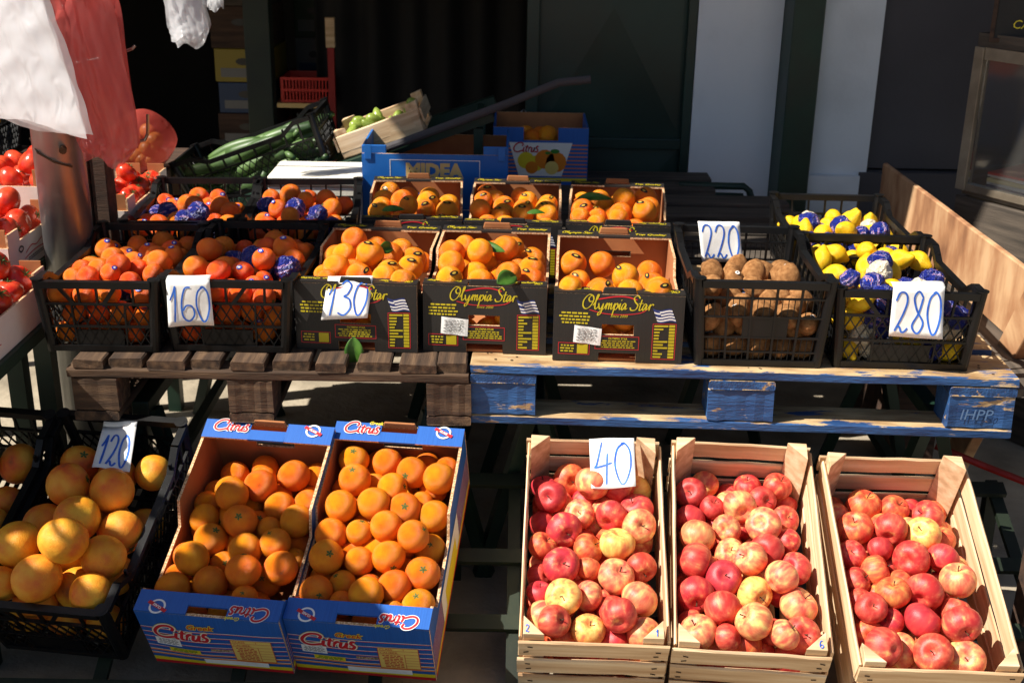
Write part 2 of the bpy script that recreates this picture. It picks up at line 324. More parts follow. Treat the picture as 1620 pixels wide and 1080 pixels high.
# strokes and lettering
def catmull(p, n=6, closed=False):
    p = [Vector(q).to_2d() for q in p]; out = []
    m = len(p)
    for i in range(m if closed else m - 1):
        a, b, c, d = (p[(i - 1) % m] if closed or i > 0 else p[0]), p[i], p[(i + 1) % m], (p[(i + 2) % m] if closed or i + 2 < m else p[-1])
        for k in range(n):
            t = k / n
            out.append(.5 * ((2 * b) + (c - a) * t + (2 * a - 5 * b + 4 * c - d) * t * t + (3 * b - a - 3 * c + d) * t ** 3))
    out.append(p[0] if closed else p[-1]); return out
def ribbon(b, strokes, w, fmap, off, mi=0, nib=0., n=5):
    for st in strokes:
        q = catmull(st, n) if len(st) > 2 else [Vector(st[0]), Vector(st[1])]
        Lp = []; Rp = []
        for i, p in enumerate(q):
            d = q[min(i + 1, len(q) - 1)] - q[max(i - 1, 0)]
            if d.length < 1e-9: d = Vector((1, 0))
            d.normalize(); ww = w * (1 - nib + nib * abs(d.dot(Vector((.5, -.86))))) * (1 if 0 < i < len(q) - 1 else .7)
            nn = Vector((-d.y, d.x)) * ww / 2; Lp.append(p + nn); Rp.append(p - nn)
        for i in range(len(q) - 1): b.poly([fmap(*Rp[i], off), fmap(*Rp[i + 1], off), fmap(*Lp[i + 1], off), fmap(*Lp[i], off)], mi)
    return b
DIG = {'1': [[(0, .6), (.12, .8), (.2, 1.0)], [(.2, 1.0), (.17, .5), (.13, 0)]],
       '2': [[(.03, .78), (.15, .98), (.34, .96), (.4, .76), (.27, .42), (.06, .04), (.12, .13), (.2, .14), (.27, .02), (.36, .02), (.46, .12)]],
       '3': [[(.08, .9), (.24, 1), (.42, .86), (.32, .62), (.2, .55), (.4, .46), (.46, .2), (.26, 0), (.04, .08)]],
       '4': [[(.22, 1), (.06, .48), (.0, .4), (.25, .44), (.48, .5)], [(.36, .72), (.33, .35), (.31, 0)]],
       '6': [[(.4, .97), (.2, .93), (.05, .55), (.06, .15), (.25, 0), (.45, .18), (.4, .42), (.2, .44), (.08, .3)]],
       '8': [[(.4, .85), (.25, 1), (.1, .85), (.2, .55), (.42, .25), (.25, 0), (.06, .18), (.27, .5), (.4, .85)]],
       '0': [[(.3, 1), (.1, .85), (.02, .45), (.15, .03), (.3, .03), (.45, .4), (.44, .8), (.3, 1), (.2, .97)]]}
OLY = [[(1.3, 2.0), (.7, 2.1), (.1, 1.3), (.1, .4), (.6, 0), (1.2, .5), (1.5, 1.4), (1.25, 2.0), (.8, 1.6), (1.0, 1.1), (1.5, 1.2)],
       [(1.5, .5), (2.0, 1.5), (2.15, 2.1), (1.95, 2.0), (1.8, .6), (1.95, 0), (2.3, .4)],
       [(2.3, .9), (2.45, .2), (2.7, .05), (3.0, .9)], [(3.0, .9), (2.8, -.5), (2.45, -.9), (2.45, -.5), (3.2, .2)],
       [(3.2, .2), (3.5, .95), (3.42, 0)], [(3.42, .4), (3.8, .95), (3.8, 0)], [(3.8, .4), (4.15, .95), (4.15, .1), (4.4, .2)],
       [(4.4, .2), (4.68, .95), (4.45, -.9)], [(4.6, .5), (4.95, .95), (5.1, .55), (4.85, .03), (4.6, .12)],
       [(5.2, .3), (5.42, .95), (5.38, .1), (5.62, .2)], [(5.5, 1.35), (5.58, 1.5)],
       [(6.25, .85), (5.95, .95), (5.68, .4), (5.85, 0), (6.25, .85), (6.2, .1), (6.5, .3)],
       [(8.15, 1.75), (7.8, 2.15), (7.3, 1.8), (7.55, 1.2), (7.95, .75), (7.7, .08), (7.1, 0), (6.9, .4)],
       [(8.45, 1.6), (8.25, .2), (8.42, 0), (8.65, .3)], [(8.05, 1.0), (8.75, 1.05)],
       [(9.25, .85), (8.95, .95), (8.7, .4), (8.85, 0), (9.25, .85), (9.2, .1), (9.45, .3)],
       [(9.5, .3), (9.75, .95), (9.65, 0)], [(9.68, .5), (10.0, .95), (10.25, .8)]]
CIT = [[(1.75, 1.25), (1.9, 1.7), (1.4, 2.0), (.6, 1.8), (.05, 1.0), (.25, .25), (1.0, 0), (2.0, .35)],
       [(2.2, 1.0), (2.12, .2), (2.45, .08)], [(2.25, 1.35), (2.35, 1.4)], [(2.85, 1.5), (2.7, .2), (3.0, .08)], [(2.45, 1.05), (3.15, 1.1)],
       [(3.3, 1.0), (3.2, .05)], [(3.22, .6), (3.5, 1.0), (3.75, .95)], [(3.95, 1.0), (3.85, .2), (4.12, .05), (4.42, .5), (4.5, 1.0)], [(4.5, 1.0), (4.42, .15), (4.65, .08)],
       [(5.3, 1.15), (4.98, 1.2), (4.9, .8), (5.25, .45), (5.1, .03), (4.7, .08)]]
def fit(strokes, x0, y0, w, shear=0.):
    xs = [p[0] for s in strokes for p in s]; k = w / (max(xs) - min(xs)); mn = min(xs)
    return [[(x0 + (p[0] - mn) * k + shear * p[1] * k, y0 + p[1] * k) for p in s] for s in strokes]
def numerals(txt, x0, y0, h, w=None):
    out = []; x = 0.
    for c in txt:
        out += [[(x + p[0] * h, y0 + p[1] * h * (1 if c != '0' else .97)) for p in s] for s in DIG[c]]
        x += h * (.34 if c == '1' else .54)
    mx = max(p[0] for s in out for p in s); k = 1. if w is None else w / mx
    return [[(x0 + p[0] * k, p[1]) for p in s] for s in out]
def text(b, body, size, fmap, off, x0, y0, mi=0, align='LEFT', shear=0., bold=0., sx=1.):
    cu = bpy.data.curves.new('t', 'FONT'); cu.body = body; cu.size = size; cu.align_x = align; cu.shear = shear; cu.offset = bold; cu.resolution_u = 2
    o = bpy.data.objects.new('t', cu); me = bpy.data.meshes.new_from_object(o)
    vs = [v.co.copy() for v in me.vertices]
    for p in me.polygons: b.poly([fmap(x0 + vs[i].x * sx, y0 + vs[i].y, off) for i in p.vertices], mi)
    bpy.data.objects.remove(o); bpy.data.curves.remove(cu); bpy.data.meshes.remove(me)
    return b
def rect(b, u0, u1, v0, v1, fmap, off, mi=0):
    nu, nv = max(1, math.ceil((u1 - u0) / .02)), max(1, math.ceil((v1 - v0) / .02)); base = len(b.v)
    for j in range(nv + 1):
        for i in range(nu + 1): b.v.append(tuple(fmap(u0 + (u1 - u0) * i / nu, v0 + (v1 - v0) * j / nv, off)))
    for j in range(nv):
        for i in range(nu): a = base + j * (nu + 1) + i; b.f.append((a, a + 1, a + nu + 2, a + nu + 1)); b.m.append(mi)
    return b
def frame(b, u0, u1, v0, v1, t, fmap, off, mi=0):
    rect(b, u0, u1, v0, v0 + t, fmap, off, mi); rect(b, u0, u1, v1 - t, v1, fmap, off, mi); rect(b, u0, u0 + t, v0 + t, v1 - t, fmap, off, mi); rect(b, u1 - t, u1, v0 + t, v1 - t, fmap, off, mi)
def scribble(b, u0, u1, v0, v1, rows, fmap, off, mi, r):      # lines of print too small to read
    h = (v1 - v0) / rows
    for i in range(rows):
        u = u0 + r.uniform(0, .12) * (u1 - u0); v = v1 - (i + .75) * h
        while u < u1 - .1 * (u1 - u0):
            w = r.uniform(.004, .011); w = min(w, u1 - u); rect(b, u, u + w, v, v + h * .5, fmap, off, mi); u += w + .0022

# ------------------------------------------------------------------ the setting
struct(MB().box(-40, 40, -20, 60, -.3, 0).build('ground', 'ground'))
# shop front: white plastered wall, pilaster, dark grey wall, green steel door, dark storage room
def wall(name, label, m, *boxes):
    b = MB()
    for q in boxes: b.box(*q)
    o = b.build(name, m); tag(o, label, 'wall'); return o
wall('plaster_wall', 'white plastered wall between the green steel door and the green post', 'plaster', (.655, .963, 4.6, 4.8, 0, 3.0))
wall('pilaster', 'white plastered pilaster with a stepped base beside the dark grey wall', 'plaster', (1.080, 1.300, 4.50, 4.8, .60, 3.0), (1.077, 1.270, 4.47, 4.8, 0, .60))
wall('grey_wall', 'dark grey plastered wall behind the plywood board', 'grey_wall', (1.302, 5.0, 4.53, 4.8, .62, 3.0), (1.272, 5.0, 4.49, 4.8, 0, .61))
o = MB().box(.965, 1.075, 4.44, 4.75, 0, 3.0).build('green_post', 'green_metal', bevel=.004); tag(o, 'dark green steel post between the white wall and the white pilaster', 'post')
dr = thing('steel_door', 'dark green sheet steel door with creased diamond panels', 'door', loc=(.35, 4.6, 0))
b = MB().box(-.30, .30, .04, .07, .02, 2.2); b.build('door_leaf', 'door_green', dr)
for nm, q in (('stile', (-.315, -.27, 0, .035, .0, 2.2)), ('stile', (.27, .303, 0, .035, .0, 2.2)), ('rail', (-.27, .27, .002, .035, .66, .70)), ('rail', (-.27, .27, .002, .035, 0, .05)), ('rail', (-.27, .27, .002, .035, 1.75, 1.8))):
    MB().box(*q).build(nm, 'door_green', dr, bevel=.003)
for z0, z1 in ((.05, .66), (.70, 1.75)):
    b = MB(); c = (0, .006, (z0 + z1) / 2 - (.05 if z0 > .5 else 0)); p = [(-.27, .03, z0), (.27, .03, z0), (.27, .03, z1), (-.27, .03, z1)]
    for i in range(4): b.poly([p[i], p[(i + 1) % 4], c])
    b.build('pressed_panel', 'door_green', dr)
pl = thing('padlock', 'small brass padlock hanging at the edge of the green door', 'padlock', loc=(.028, 4.56, .755))
MB().box(-.014, .014, -.008, .008, 0, .03).build('body', 'brass', pl, bevel=.003)
MB().tube([(-.009, 0, .03), (-.009, 0, .045), (0, 0, .054), (.009, 0, .045), (.009, 0, .03)], .003, 6).build('shackle', 'wire', pl)
# room: back and left walls, ceiling; canopy over the shop front
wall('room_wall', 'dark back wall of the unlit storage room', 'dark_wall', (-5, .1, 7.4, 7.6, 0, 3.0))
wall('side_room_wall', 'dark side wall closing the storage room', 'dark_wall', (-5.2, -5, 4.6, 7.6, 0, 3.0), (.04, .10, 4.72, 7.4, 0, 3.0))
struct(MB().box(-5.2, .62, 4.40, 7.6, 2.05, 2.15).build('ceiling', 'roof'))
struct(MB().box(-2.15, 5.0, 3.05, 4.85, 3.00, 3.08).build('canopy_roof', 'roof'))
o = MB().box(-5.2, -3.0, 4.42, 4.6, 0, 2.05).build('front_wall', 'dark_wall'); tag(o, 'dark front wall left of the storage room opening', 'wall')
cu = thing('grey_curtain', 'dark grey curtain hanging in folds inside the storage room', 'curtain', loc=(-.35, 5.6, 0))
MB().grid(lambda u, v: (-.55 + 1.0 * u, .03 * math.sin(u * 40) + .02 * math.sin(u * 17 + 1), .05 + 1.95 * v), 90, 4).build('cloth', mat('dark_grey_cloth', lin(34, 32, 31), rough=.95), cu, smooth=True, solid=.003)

# steel pole with hooks, timber post
pole = thing('steel_pole', 'galvanised steel pole beside the orange crates', 'pole', loc=(-1.105, 2.95, 0))
MB().tube([(0, 0, 0), (0, 0, 3.0)], .060, 28).build('tube', 'galv', pole, smooth=True)
MB().tube([(.03, -.052, .985), (.034, -.066, .983)], .009, 10).build('bolt', 'stem', pole)
MB().tube([(-.062, -.01, 1.0), (-.03, -.056, .975), (.01, -.064, .955), (.045, -.045, .94)], .0025, 6).build('wire_tie', 'stem', pole)
po = thing('timber_post', 'dark brown square timber post behind the steel pole', 'post', loc=(-1.105, 3.17, 0))
MB().box(-.045, .0, -.035, .035, 0, 3.0).build('post_half', 'dark_wood', po, bevel=.003); MB().box(.003, .045, -.03, .035, 0, 3.0).build('post_half', 'dark_wood', po, bevel=.003)
hk = thing('bag_hanger', 'steel wire bag hanger with upturned hooks on the pole', 'hook', loc=(-1.105, 2.95, 0))
MB().tube([(.05, -.05, 1.18), (.17, -.07, 1.205), (.225, -.08, 1.225), (.232, -.08, 1.232)], .0035, 6).build('hook', 'wire', hk)
MB().tube([(.05, -.05, 1.02), (.19, -.075, 1.005), (.235, -.08, 1.015), (.243, -.08, 1.03), (.247, -.08, 1.075)], .004, 6).build('hook', 'wire', hk)
MB().tube([(.0, -.06, 1.52), (-.02, -.26, 1.52), (-.02, -.30, 1.55)], .005, 6).build('hook', 'wire', hk)
MB().tube([(.05, -.03, 1.52), (.09, -.12, 1.52), (.09, -.16, 1.55)], .005, 6).build('hook', 'wire', hk)

# ------------------------------------------------------------------ pallets and stands
DECK = .60
bp = thing('blue_pallet', 'worn blue wooden pallet carrying the kiwi and lemon crates', 'pallet', loc=(.51, 2.512, DECK - .144), rot=(0, 0, math.radians(-1.6)))
for i, y in enumerate((.073, .2365, .40, .5635, .727)):
    board('deck_board', 1.2, .145 if i % 2 == 0 else .10, .022, 'blue_paint', bp, (0, y, .122), seed=i, jit=.0018)
for x in (-.5275, 0, .5275): board('stringer_board', .8, .145, .0205, 'blue_paint', bp, (x, .40, .1005), (0, 0, math.pi / 2), seed=2, jit=.001)
for x in (-.5275, 0, .5275):
    for y in (.05, .4, .75): board('block', .143 if x else .145, .096, .077, 'blue_paint', bp, (x + (.002 if y > .1 else 0), y + .001, .0225), seed=int(x * 10 + y * 10) % 4, jit=.002)
for y in (.052, .4, .748): board('bottom_board', 1.2, .10, .0215, 'blue_paint', bp, (0, y, 0), seed=3, jit=.0018)
bm = MB(); text(bm, 'IHPP', .036, lambda u, v, o: (.5 + u, -.0008 - o, .045 + v), .0005, -.02, 0, shear=.15); bm.build('stencil_mark', 'p_faint', bp)
r = random.Random(3); bm = MB()
for i in range(26):
    x = r.choice((-.52, 0, .50)) + r.uniform(-.05, .05); y = r.uniform(.015, .12); bm.tube([(x, y, .1441), (x, y, .1452)], r.uniform(.0018, .0035), 6)
bm.build('nail_head', 'stem', bp)['kind'] = 'stuff'
wp = thing('brown_pallet', 'weathered brown pallet under the orange crates and black boxes', 'pallet', loc=(-.537, 2.515, DECK - .144), rot=(0, 0, math.radians(.3)))
for i, x in enumerate((-.395, -.315, -.222, -.137, -.045, .05, .14, .235, .33, .405)):
    board('deck_board', 1.17, .066 + .008 * (i % 3), .022, 'pallet_wood', wp, (x, .585 + .010 * (i % 2), .1225), (0, 0, math.pi / 2), seed=i)
for y in (.035, .59, 1.16): board('stringer_board', .885, .07, .0205, 'pallet_wood', wp, (0, y, .1015), seed=1)
for x in (-.385, -.04, .40):
    for y in (.05, .6, 1.15): board('block', .098, .098, .079, 'pallet_wood', wp, (x, y, .0221), seed=int(abs(x) * 10) % 4, jit=.002)
for x in (-.385, -.04, .40): board('bottom_board', 1.2, .098, .0215, 'pallet_wood', wp, (x, .60, 0), (0, 0, math.pi / 2), seed=2)
rp_ = thing('rear_pallet', 'dark brown empty pallet standing behind the blue pallet', 'pallet', loc=(.30, 3.36, DECK - .144))
for i, (y, x1) in enumerate(((.05, .52), (.20, .60), (.36, .60), (.55, .62), (.72, .62), (.91, .40), (1.07, .41))):
    board('deck_board', x1 + .50, .12, .022, 'grey_wood', rp_, ((x1 - .50) / 2, y, .1225), seed=i)
for x in (-.40, 0, .33): board('stringer_board', 1.12, .09, .0205, 'grey_wood', rp_, (x, .56, .1015), (0, 0, math.pi / 2), seed=1)
for x in (-.40, 0, .33):
    for y in (.05, .55, 1.06): board('block', .098, .098, .1005, 'grey_wood', rp_, (x, y, .0), seed=1)
def trestle(x, y0, y1, label, z=DECK - .145, w=.04, cat='trestle'):
    t = thing('trestle', label, cat, loc=(x, (y0 + y1) / 2, 0)); d = (y1 - y0) / 2
    MB().box(-w / 2, w / 2, -d, d, z - .035, z).build('beam', 'green_metal', t, bevel=.003)
    for s in (-1, 1):
        for q in (-1, 1): MB().bar((q * .015, s * (d - .05), z - .036), (q * .13, s * (d - .02), 0), .03, .03).build('leg', 'green_metal', t)
    MB().bar((0, -d + .05, z * .42), (0, d - .05, z * .42), .025, .025).build('brace', 'green_metal', t)
trestle(-.86, 2.62, 3.6, 'dark steel trestle under the mandarin end of the brown pallet')
trestle(-.18, 2.62, 3.6, 'dark steel trestle under the inner end of the brown pallet')
trestle(.06, 2.62, 3.2, 'dark steel trestle under the inner end of the blue pallet')
trestle(1.0, 2.62, 3.2, 'dark steel trestle under the lemon end of the blue pallet')
trestle(-.02, 3.4, 4.3, 'dark steel trestle under the open end of the rear pallet', w=.05)
trestle(.62, 3.4, 4.3, 'dark steel trestle under the rear pallet next to the white wall', w=.05)
# tilted steel rack for the lower row
TILT = math.radians(25.0); CT, ST = math.cos(TILT), math.sin(TILT)
def front_top(y, D=-.66): return (D + y * ST) / CT
rk = thing('display_rack', 'low tilted olive steel grid rack carrying the front row of crates', 'rack', loc=(-.13, 2.08, (-.85 + 2.08 * ST) / CT), rot=(TILT, 0, 0))
for y in (.03, .20, .37, .585): MB().box(-1.30, 1.30, y - .018, y + .018, -.016, -.003).build('cross_bar', 'green_rack', rk)
for i in range(10): x = -1.28 + i * .2845; MB().box(x - .014, x + .014, .0, .62, -.030, -.017).build('long_bar', 'green_rack', rk)
for x in (-1.28, 0, 1.28):
    a = Vector((x, .60, -.031)); MB().bar(a, a + Vector((0, -.285 * ST, -.255 * CT)), .03, .03, (1, 0, 0)).build('leg', 'green_rack', rk)
MB().box(-1.30, 1.30, -.02, .0, -.03, .012).build('front_lip', 'green_rack', rk)

# ------------------------------------------------------------------ container builders (local: x right, y back, z up, origin front-bottom-centre)
def hexbar(b, fm, p, q, w, t, mi=0):
    p = Vector(p); q = Vector(q); d = (q - p).normalized(); n = Vector((-d.y, d.x)) * w / 2
    P = [p - n, q - n, q + n, p + n]
    b.hexa([fm(a.x, a.y, -t / 2) for a in P] + [fm(a.x, a.y, t / 2) for a in P], mi)
def lattice(b, fm, u0, u1, v0, v1, sp, w, t, k=.62):
    h = v1 - v0; dx = h * k
    for s in (1, -1):
        u = u0 - dx
        while u < u1 + dx:
            a = Vector((u, v0)) if s > 0 else Vector((u + dx, v0)); c = Vector((u + dx, v1)) if s > 0 else Vector((u, v1))
            lo, hi = 0., 1.
            du = c.x - a.x
            for bound, sgn in ((u0, 1), (u1, -1)):
                fa = sgn * (a.x - bound); fc = sgn * (c.x - bound)
                if fa < 0 and fc < 0: hi = -1
                elif fa < 0: lo = max(lo, fa / (fa - fc))
                elif fc < 0: hi = min(hi, fa / (fa - fc))
            if hi > lo + .02: hexbar(b, fm, a + (c - a) * lo, a + (c - a) * hi, w, t)
            u += sp
def plastic_crate(label, group, loc, rot, W, L, H, style='diamond', dip=.035, tp=.014, name='plastic_crate', m='black_plastic', cat='crate', fh=None):
    t = thing(name, label, cat, group, loc, rot)
    k = lambda z: tp * (1 - z / H)
    hw = lambda z: (W / 2 - k(z)) / (W / 2)
    fF = lambda u, v, o: (u * hw(v), k(v) - o, v)
    fB = lambda u, v, o: (u * hw(v), L - k(v) + o, v)
    fL = lambda u, v, o: (-W / 2 + k(v) - o, k(v) + u * (L - 2 * k(v)) / L, v)
    fR = lambda u, v, o: (W / 2 - k(v) + o, k(v) + u * (L - 2 * k(v)) / L, v)
    e = .012
    for nm, fm in (('front_panel', fF), ('back_panel', fB)):
        b = MB(); u0, u1 = -W / 2 + e, W / 2 - e; hh = H
        hexbar(b, fm, (u0, H - .008), (u1, H - .008), .016, .016)
        hexbar(b, fm, (u0, .008), (u1, .008), .014, .012)
        if style == 'diamond':
            for v in (.68 * H, .36 * H): hexbar(b, fm, (u0, v), (u1, v), .0055, .007)
            for i in range(1, 6):
                u = u0 + (u1 - u0) * i / 6; s = (-.10, 0, 0, .10, 0)[i - 1] * W * (1 if fm is fF else 0)
                hexbar(b, fm, (u - s, .68 * H), (u, H - .016), .009 if s else .005, .006)
            lattice(b, fm, u0, u1, .014, .36 * H, .024, .0026, .004); lattice(b, fm, u0, u1, .36 * H, .68 * H, .024, .0026, .004)
            for f in (.25, .75): hexbar(b, fm, (u0 + (u1 - u0) * f, .01), (u0 + (u1 - u0) * f, .68 * H), .004, .006)
            hexbar(b, fm, (-.23 * W, .20 * H), (.20 * W, .20 * H), .22 * H, .004)
        else:
            for v in (.80 * H, .58 * H, .34 * H, .17 * H): hexbar(b, fm, (u0, v), (u1, v), .004, .006)
            for i in range(1, 5): u = u0 + (u1 - u0) * i / 5; hexbar(b, fm, (u, .01), (u, H - .016), .005, .007)
            for i in range(1, 20): u = u0 + (u1 - u0) * i / 20; hexbar(b, fm, (u, .01), (u, .34 * H), .0018, .003); hexbar(b, fm, (u, .58 * H), (u, .80 * H), .0016, .003)
            hexbar(b, fm, (-.15 * W, .46 * H), (.20 * W, .46 * H), .23 * H, .004)
        b.build(nm, m, t)
    for fm in (fL, fR):
        b = MB(); d = dip; pts = [(e, H - .007), (.07, H - .007), (.12, H - d), (L - .12, H - d), (L - .07, H - .007), (L - e, H - .007)]
        for a, c in zip(pts, pts[1:]): hexbar(b, fm, a, c, .014, .016)
        hexbar(b, fm, (e, .008), (L - e, .008), .014, .012); hexbar(b, fm, (e, .58 * H), (L - e, .58 * H), .006, .007)
        lattice(b, fm, e, L - e, .014, .58 * H, .024, .0026, .004)
        n = 9
        for i in range(1, n):
            u = L * i / n; top = H - d if .12 < u < L - .12 else H - .014; hexbar(b, fm, (u, .58 * H), (u, top), .006, .006)
        b.build('side_panel', m, t)
    for sx in (-1, 1):
        for sy in (0, 1):
            P = lambda z: (sx * (W / 2 - k(z) - .006), (k(z) + .006) if sy == 0 else (L - k(z) - .006), z)
            b = MB(); b.tube([P(.0), P(H + .002)], .0125, 12); c = Vector(P(H + .002))
            b.tube([c, c + Vector((0, 0, .003))], .0150, 12); b.tube([c + Vector((0, 0, .0032)), c + Vector((0, 0, .0036))], .009, 10)
            b.build('corner_post', m, t)
    b = MB()
    for i in range(11): x = -W / 2 + tp + .012 + (W - 2 * tp - .024) * i / 10; b.bar((x, tp, .004), (x, L - tp, .004), .010, .004)
    for i in range(15): y = tp + .01 + (L - 2 * tp - .02) * i / 14; b.bar((-W / 2 + tp, y, .0085), (W / 2 - tp, y, .0085), .010, .003)
    b.build('base', m, t)
    return t
def wall_holes(b, u0, u1, v0, v1, holes, fm, t, mo, mi_, me):
    us = sorted({u0, u1, *[h[0] for h in holes], *[h[1] for h in holes], *[u0 + (u1 - u0) * i / 12 for i in range(13)]}); vs = sorted({v0, v1, *[h[2] for h in holes], *[h[3] for h in holes], *[v0 + (v1 - v0) * i / 8 for i in range(9)]})
    us = [u for i, u in enumerate(us) if i == 0 or u - us[i - 1] > 1e-6]; vs = [v for i, v in enumerate(vs) if i == 0 or v - vs[i - 1] > 1e-6]
    inh = lambda u, v: any(h[0] < u < h[1] and h[2] < v < h[3] for h in holes)
    ok = lambda i, j: 0 <= i < len(us) - 1 and 0 <= j < len(vs) - 1 and not inh((us[i] + us[i + 1]) / 2, (vs[j] + vs[j + 1]) / 2)
    for i in range(len(us) - 1):
        for j in range(len(vs) - 1):
            if not ok(i, j): continue
            a, c, d, e = us[i], us[i + 1], vs[j], vs[j + 1]
            rect(b, a, c, d, e, fm, 0, mo); rect(b, a, c, d, e, fm, -t, mi_)
            for (ii, jj, p, q) in ((i - 1, j, (a, d), (a, e)), (i + 1, j, (c, d), (c, e)), (i, j - 1, (a, d), (c, d)), (i, j + 1, (a, e), (c, e))):
                if not ok(ii, jj): b.poly([fm(*p, 0), fm(*q, 0), fm(*q, -t), fm(*p, -t)], me)
def carton(name, label, group, loc, rot, W, L, H, outer, front_holes, strip=.042, hi=.60, cat='box', low=.72, tabs=('outer', 'brown'), side_m=None):
    t = thing(name, label, cat, group, loc, rot); th = .006; mm = [outer, 'brown_card', 'card_edge']
    br = random.Random(label); b1, b2, b3 = br.uniform(.003, .008), br.uniform(-.003, .003), br.uniform(0, 6)
    bow = lambda u, v: math.cos(math.pi * u / W) * math.sin(math.pi * min(1, max(0, v / H))) * (b1 + b2 * math.sin(9 * u / W + b3))
    fF = lambda u, v, o: (u, -o - bow(u, v), v); fB = lambda u, v, o: (u, L + o, v)
    b = MB(); wall_holes(b, -W / 2, W / 2, 0, H, front_holes, fF, th, 0, 1, 2); b.build('front_wall', mm, t)
    b = MB(); wall_holes(b, -W / 2, W / 2, 0, H, [(-.045, .045, H * .62, H * .72)], fB, th, 0, 1, 2); b.build('back_wall', mm, t)
    prof = [(th, 0), (L - th, 0), (L - th, H - .001), (hi * L, H - .001), (hi * L - .03, low * H), (.17 * L, low * H), (.11 * L, H - .001), (th, H - .001)]
    for s in (-1, 1):
        MB().prism(prof, lambda p: (s * W / 2, p[0], p[1]), lambda p: (s * (W / 2 - th), p[0], p[1]), 0, (1, 2)).build('side_wall', [side_m or outer, 'brown_card', 'card_edge'], t)
    MB().box(-W / 2 + th, W / 2 - th, th, L - th, .001, .006).build('base', 'brown_card', t)
    nw = W * .14
    for y0, y1, s, kind in ((0, strip, 1, tabs[0]), (L, L - strip, -1, tabs[1])):
        for u0, u1 in ((-W / 2, -nw), (nw, W / 2)):
            b = MB(); b.hexa([(u0, y0, H + .0005), (u1, y0, H + .0005), (u1, y1, H - .002), (u0, y1, H - .002), (u0, y0, H + .005), (u1, y0, H + .005), (u1, y1, H + .0025), (u0, y1, H + .0025)])
            b.m = [1, 0, 0, 0, 2, 0] if True else b.m
            b.build('top_flap', mm, t)
        b = MB()
        if kind != 'none':
            hx = .016; yy = y0 + s * .001
            b.hexa([(-nw + .002, yy, H + .0005), (nw - .002, yy, H + .0005), (nw - .002, yy + s * .005, H + .0005), (-nw + .002, yy + s * .005, H + .0005), (-nw + .006, yy, H + hx), (nw - .006, yy, H + hx), (nw - .006, yy + s * .005, H + hx), (-nw + .006, yy + s * .005, H + hx)])
            b.build('handle_tab', outer if kind == 'outer' else 'brown_card', t, bevel=.002)
        b = MB(); b.box(-nw, nw, min(y0 + s * .022, y1), max(y0 + s * .022, y1), H - .0018, H + .0032); b.build('flap_bridge', outer, t)
    return t, fF
def strip_map(L, H, back):   # lettering on the end flaps
    if back: return lambda u, v, o: (u, L - .040 + v, H + .0040 + o + v * .05)
    return lambda u, v, o: (-u, .036 - v, H + .0036 + o + v * .03)
_oly = {}
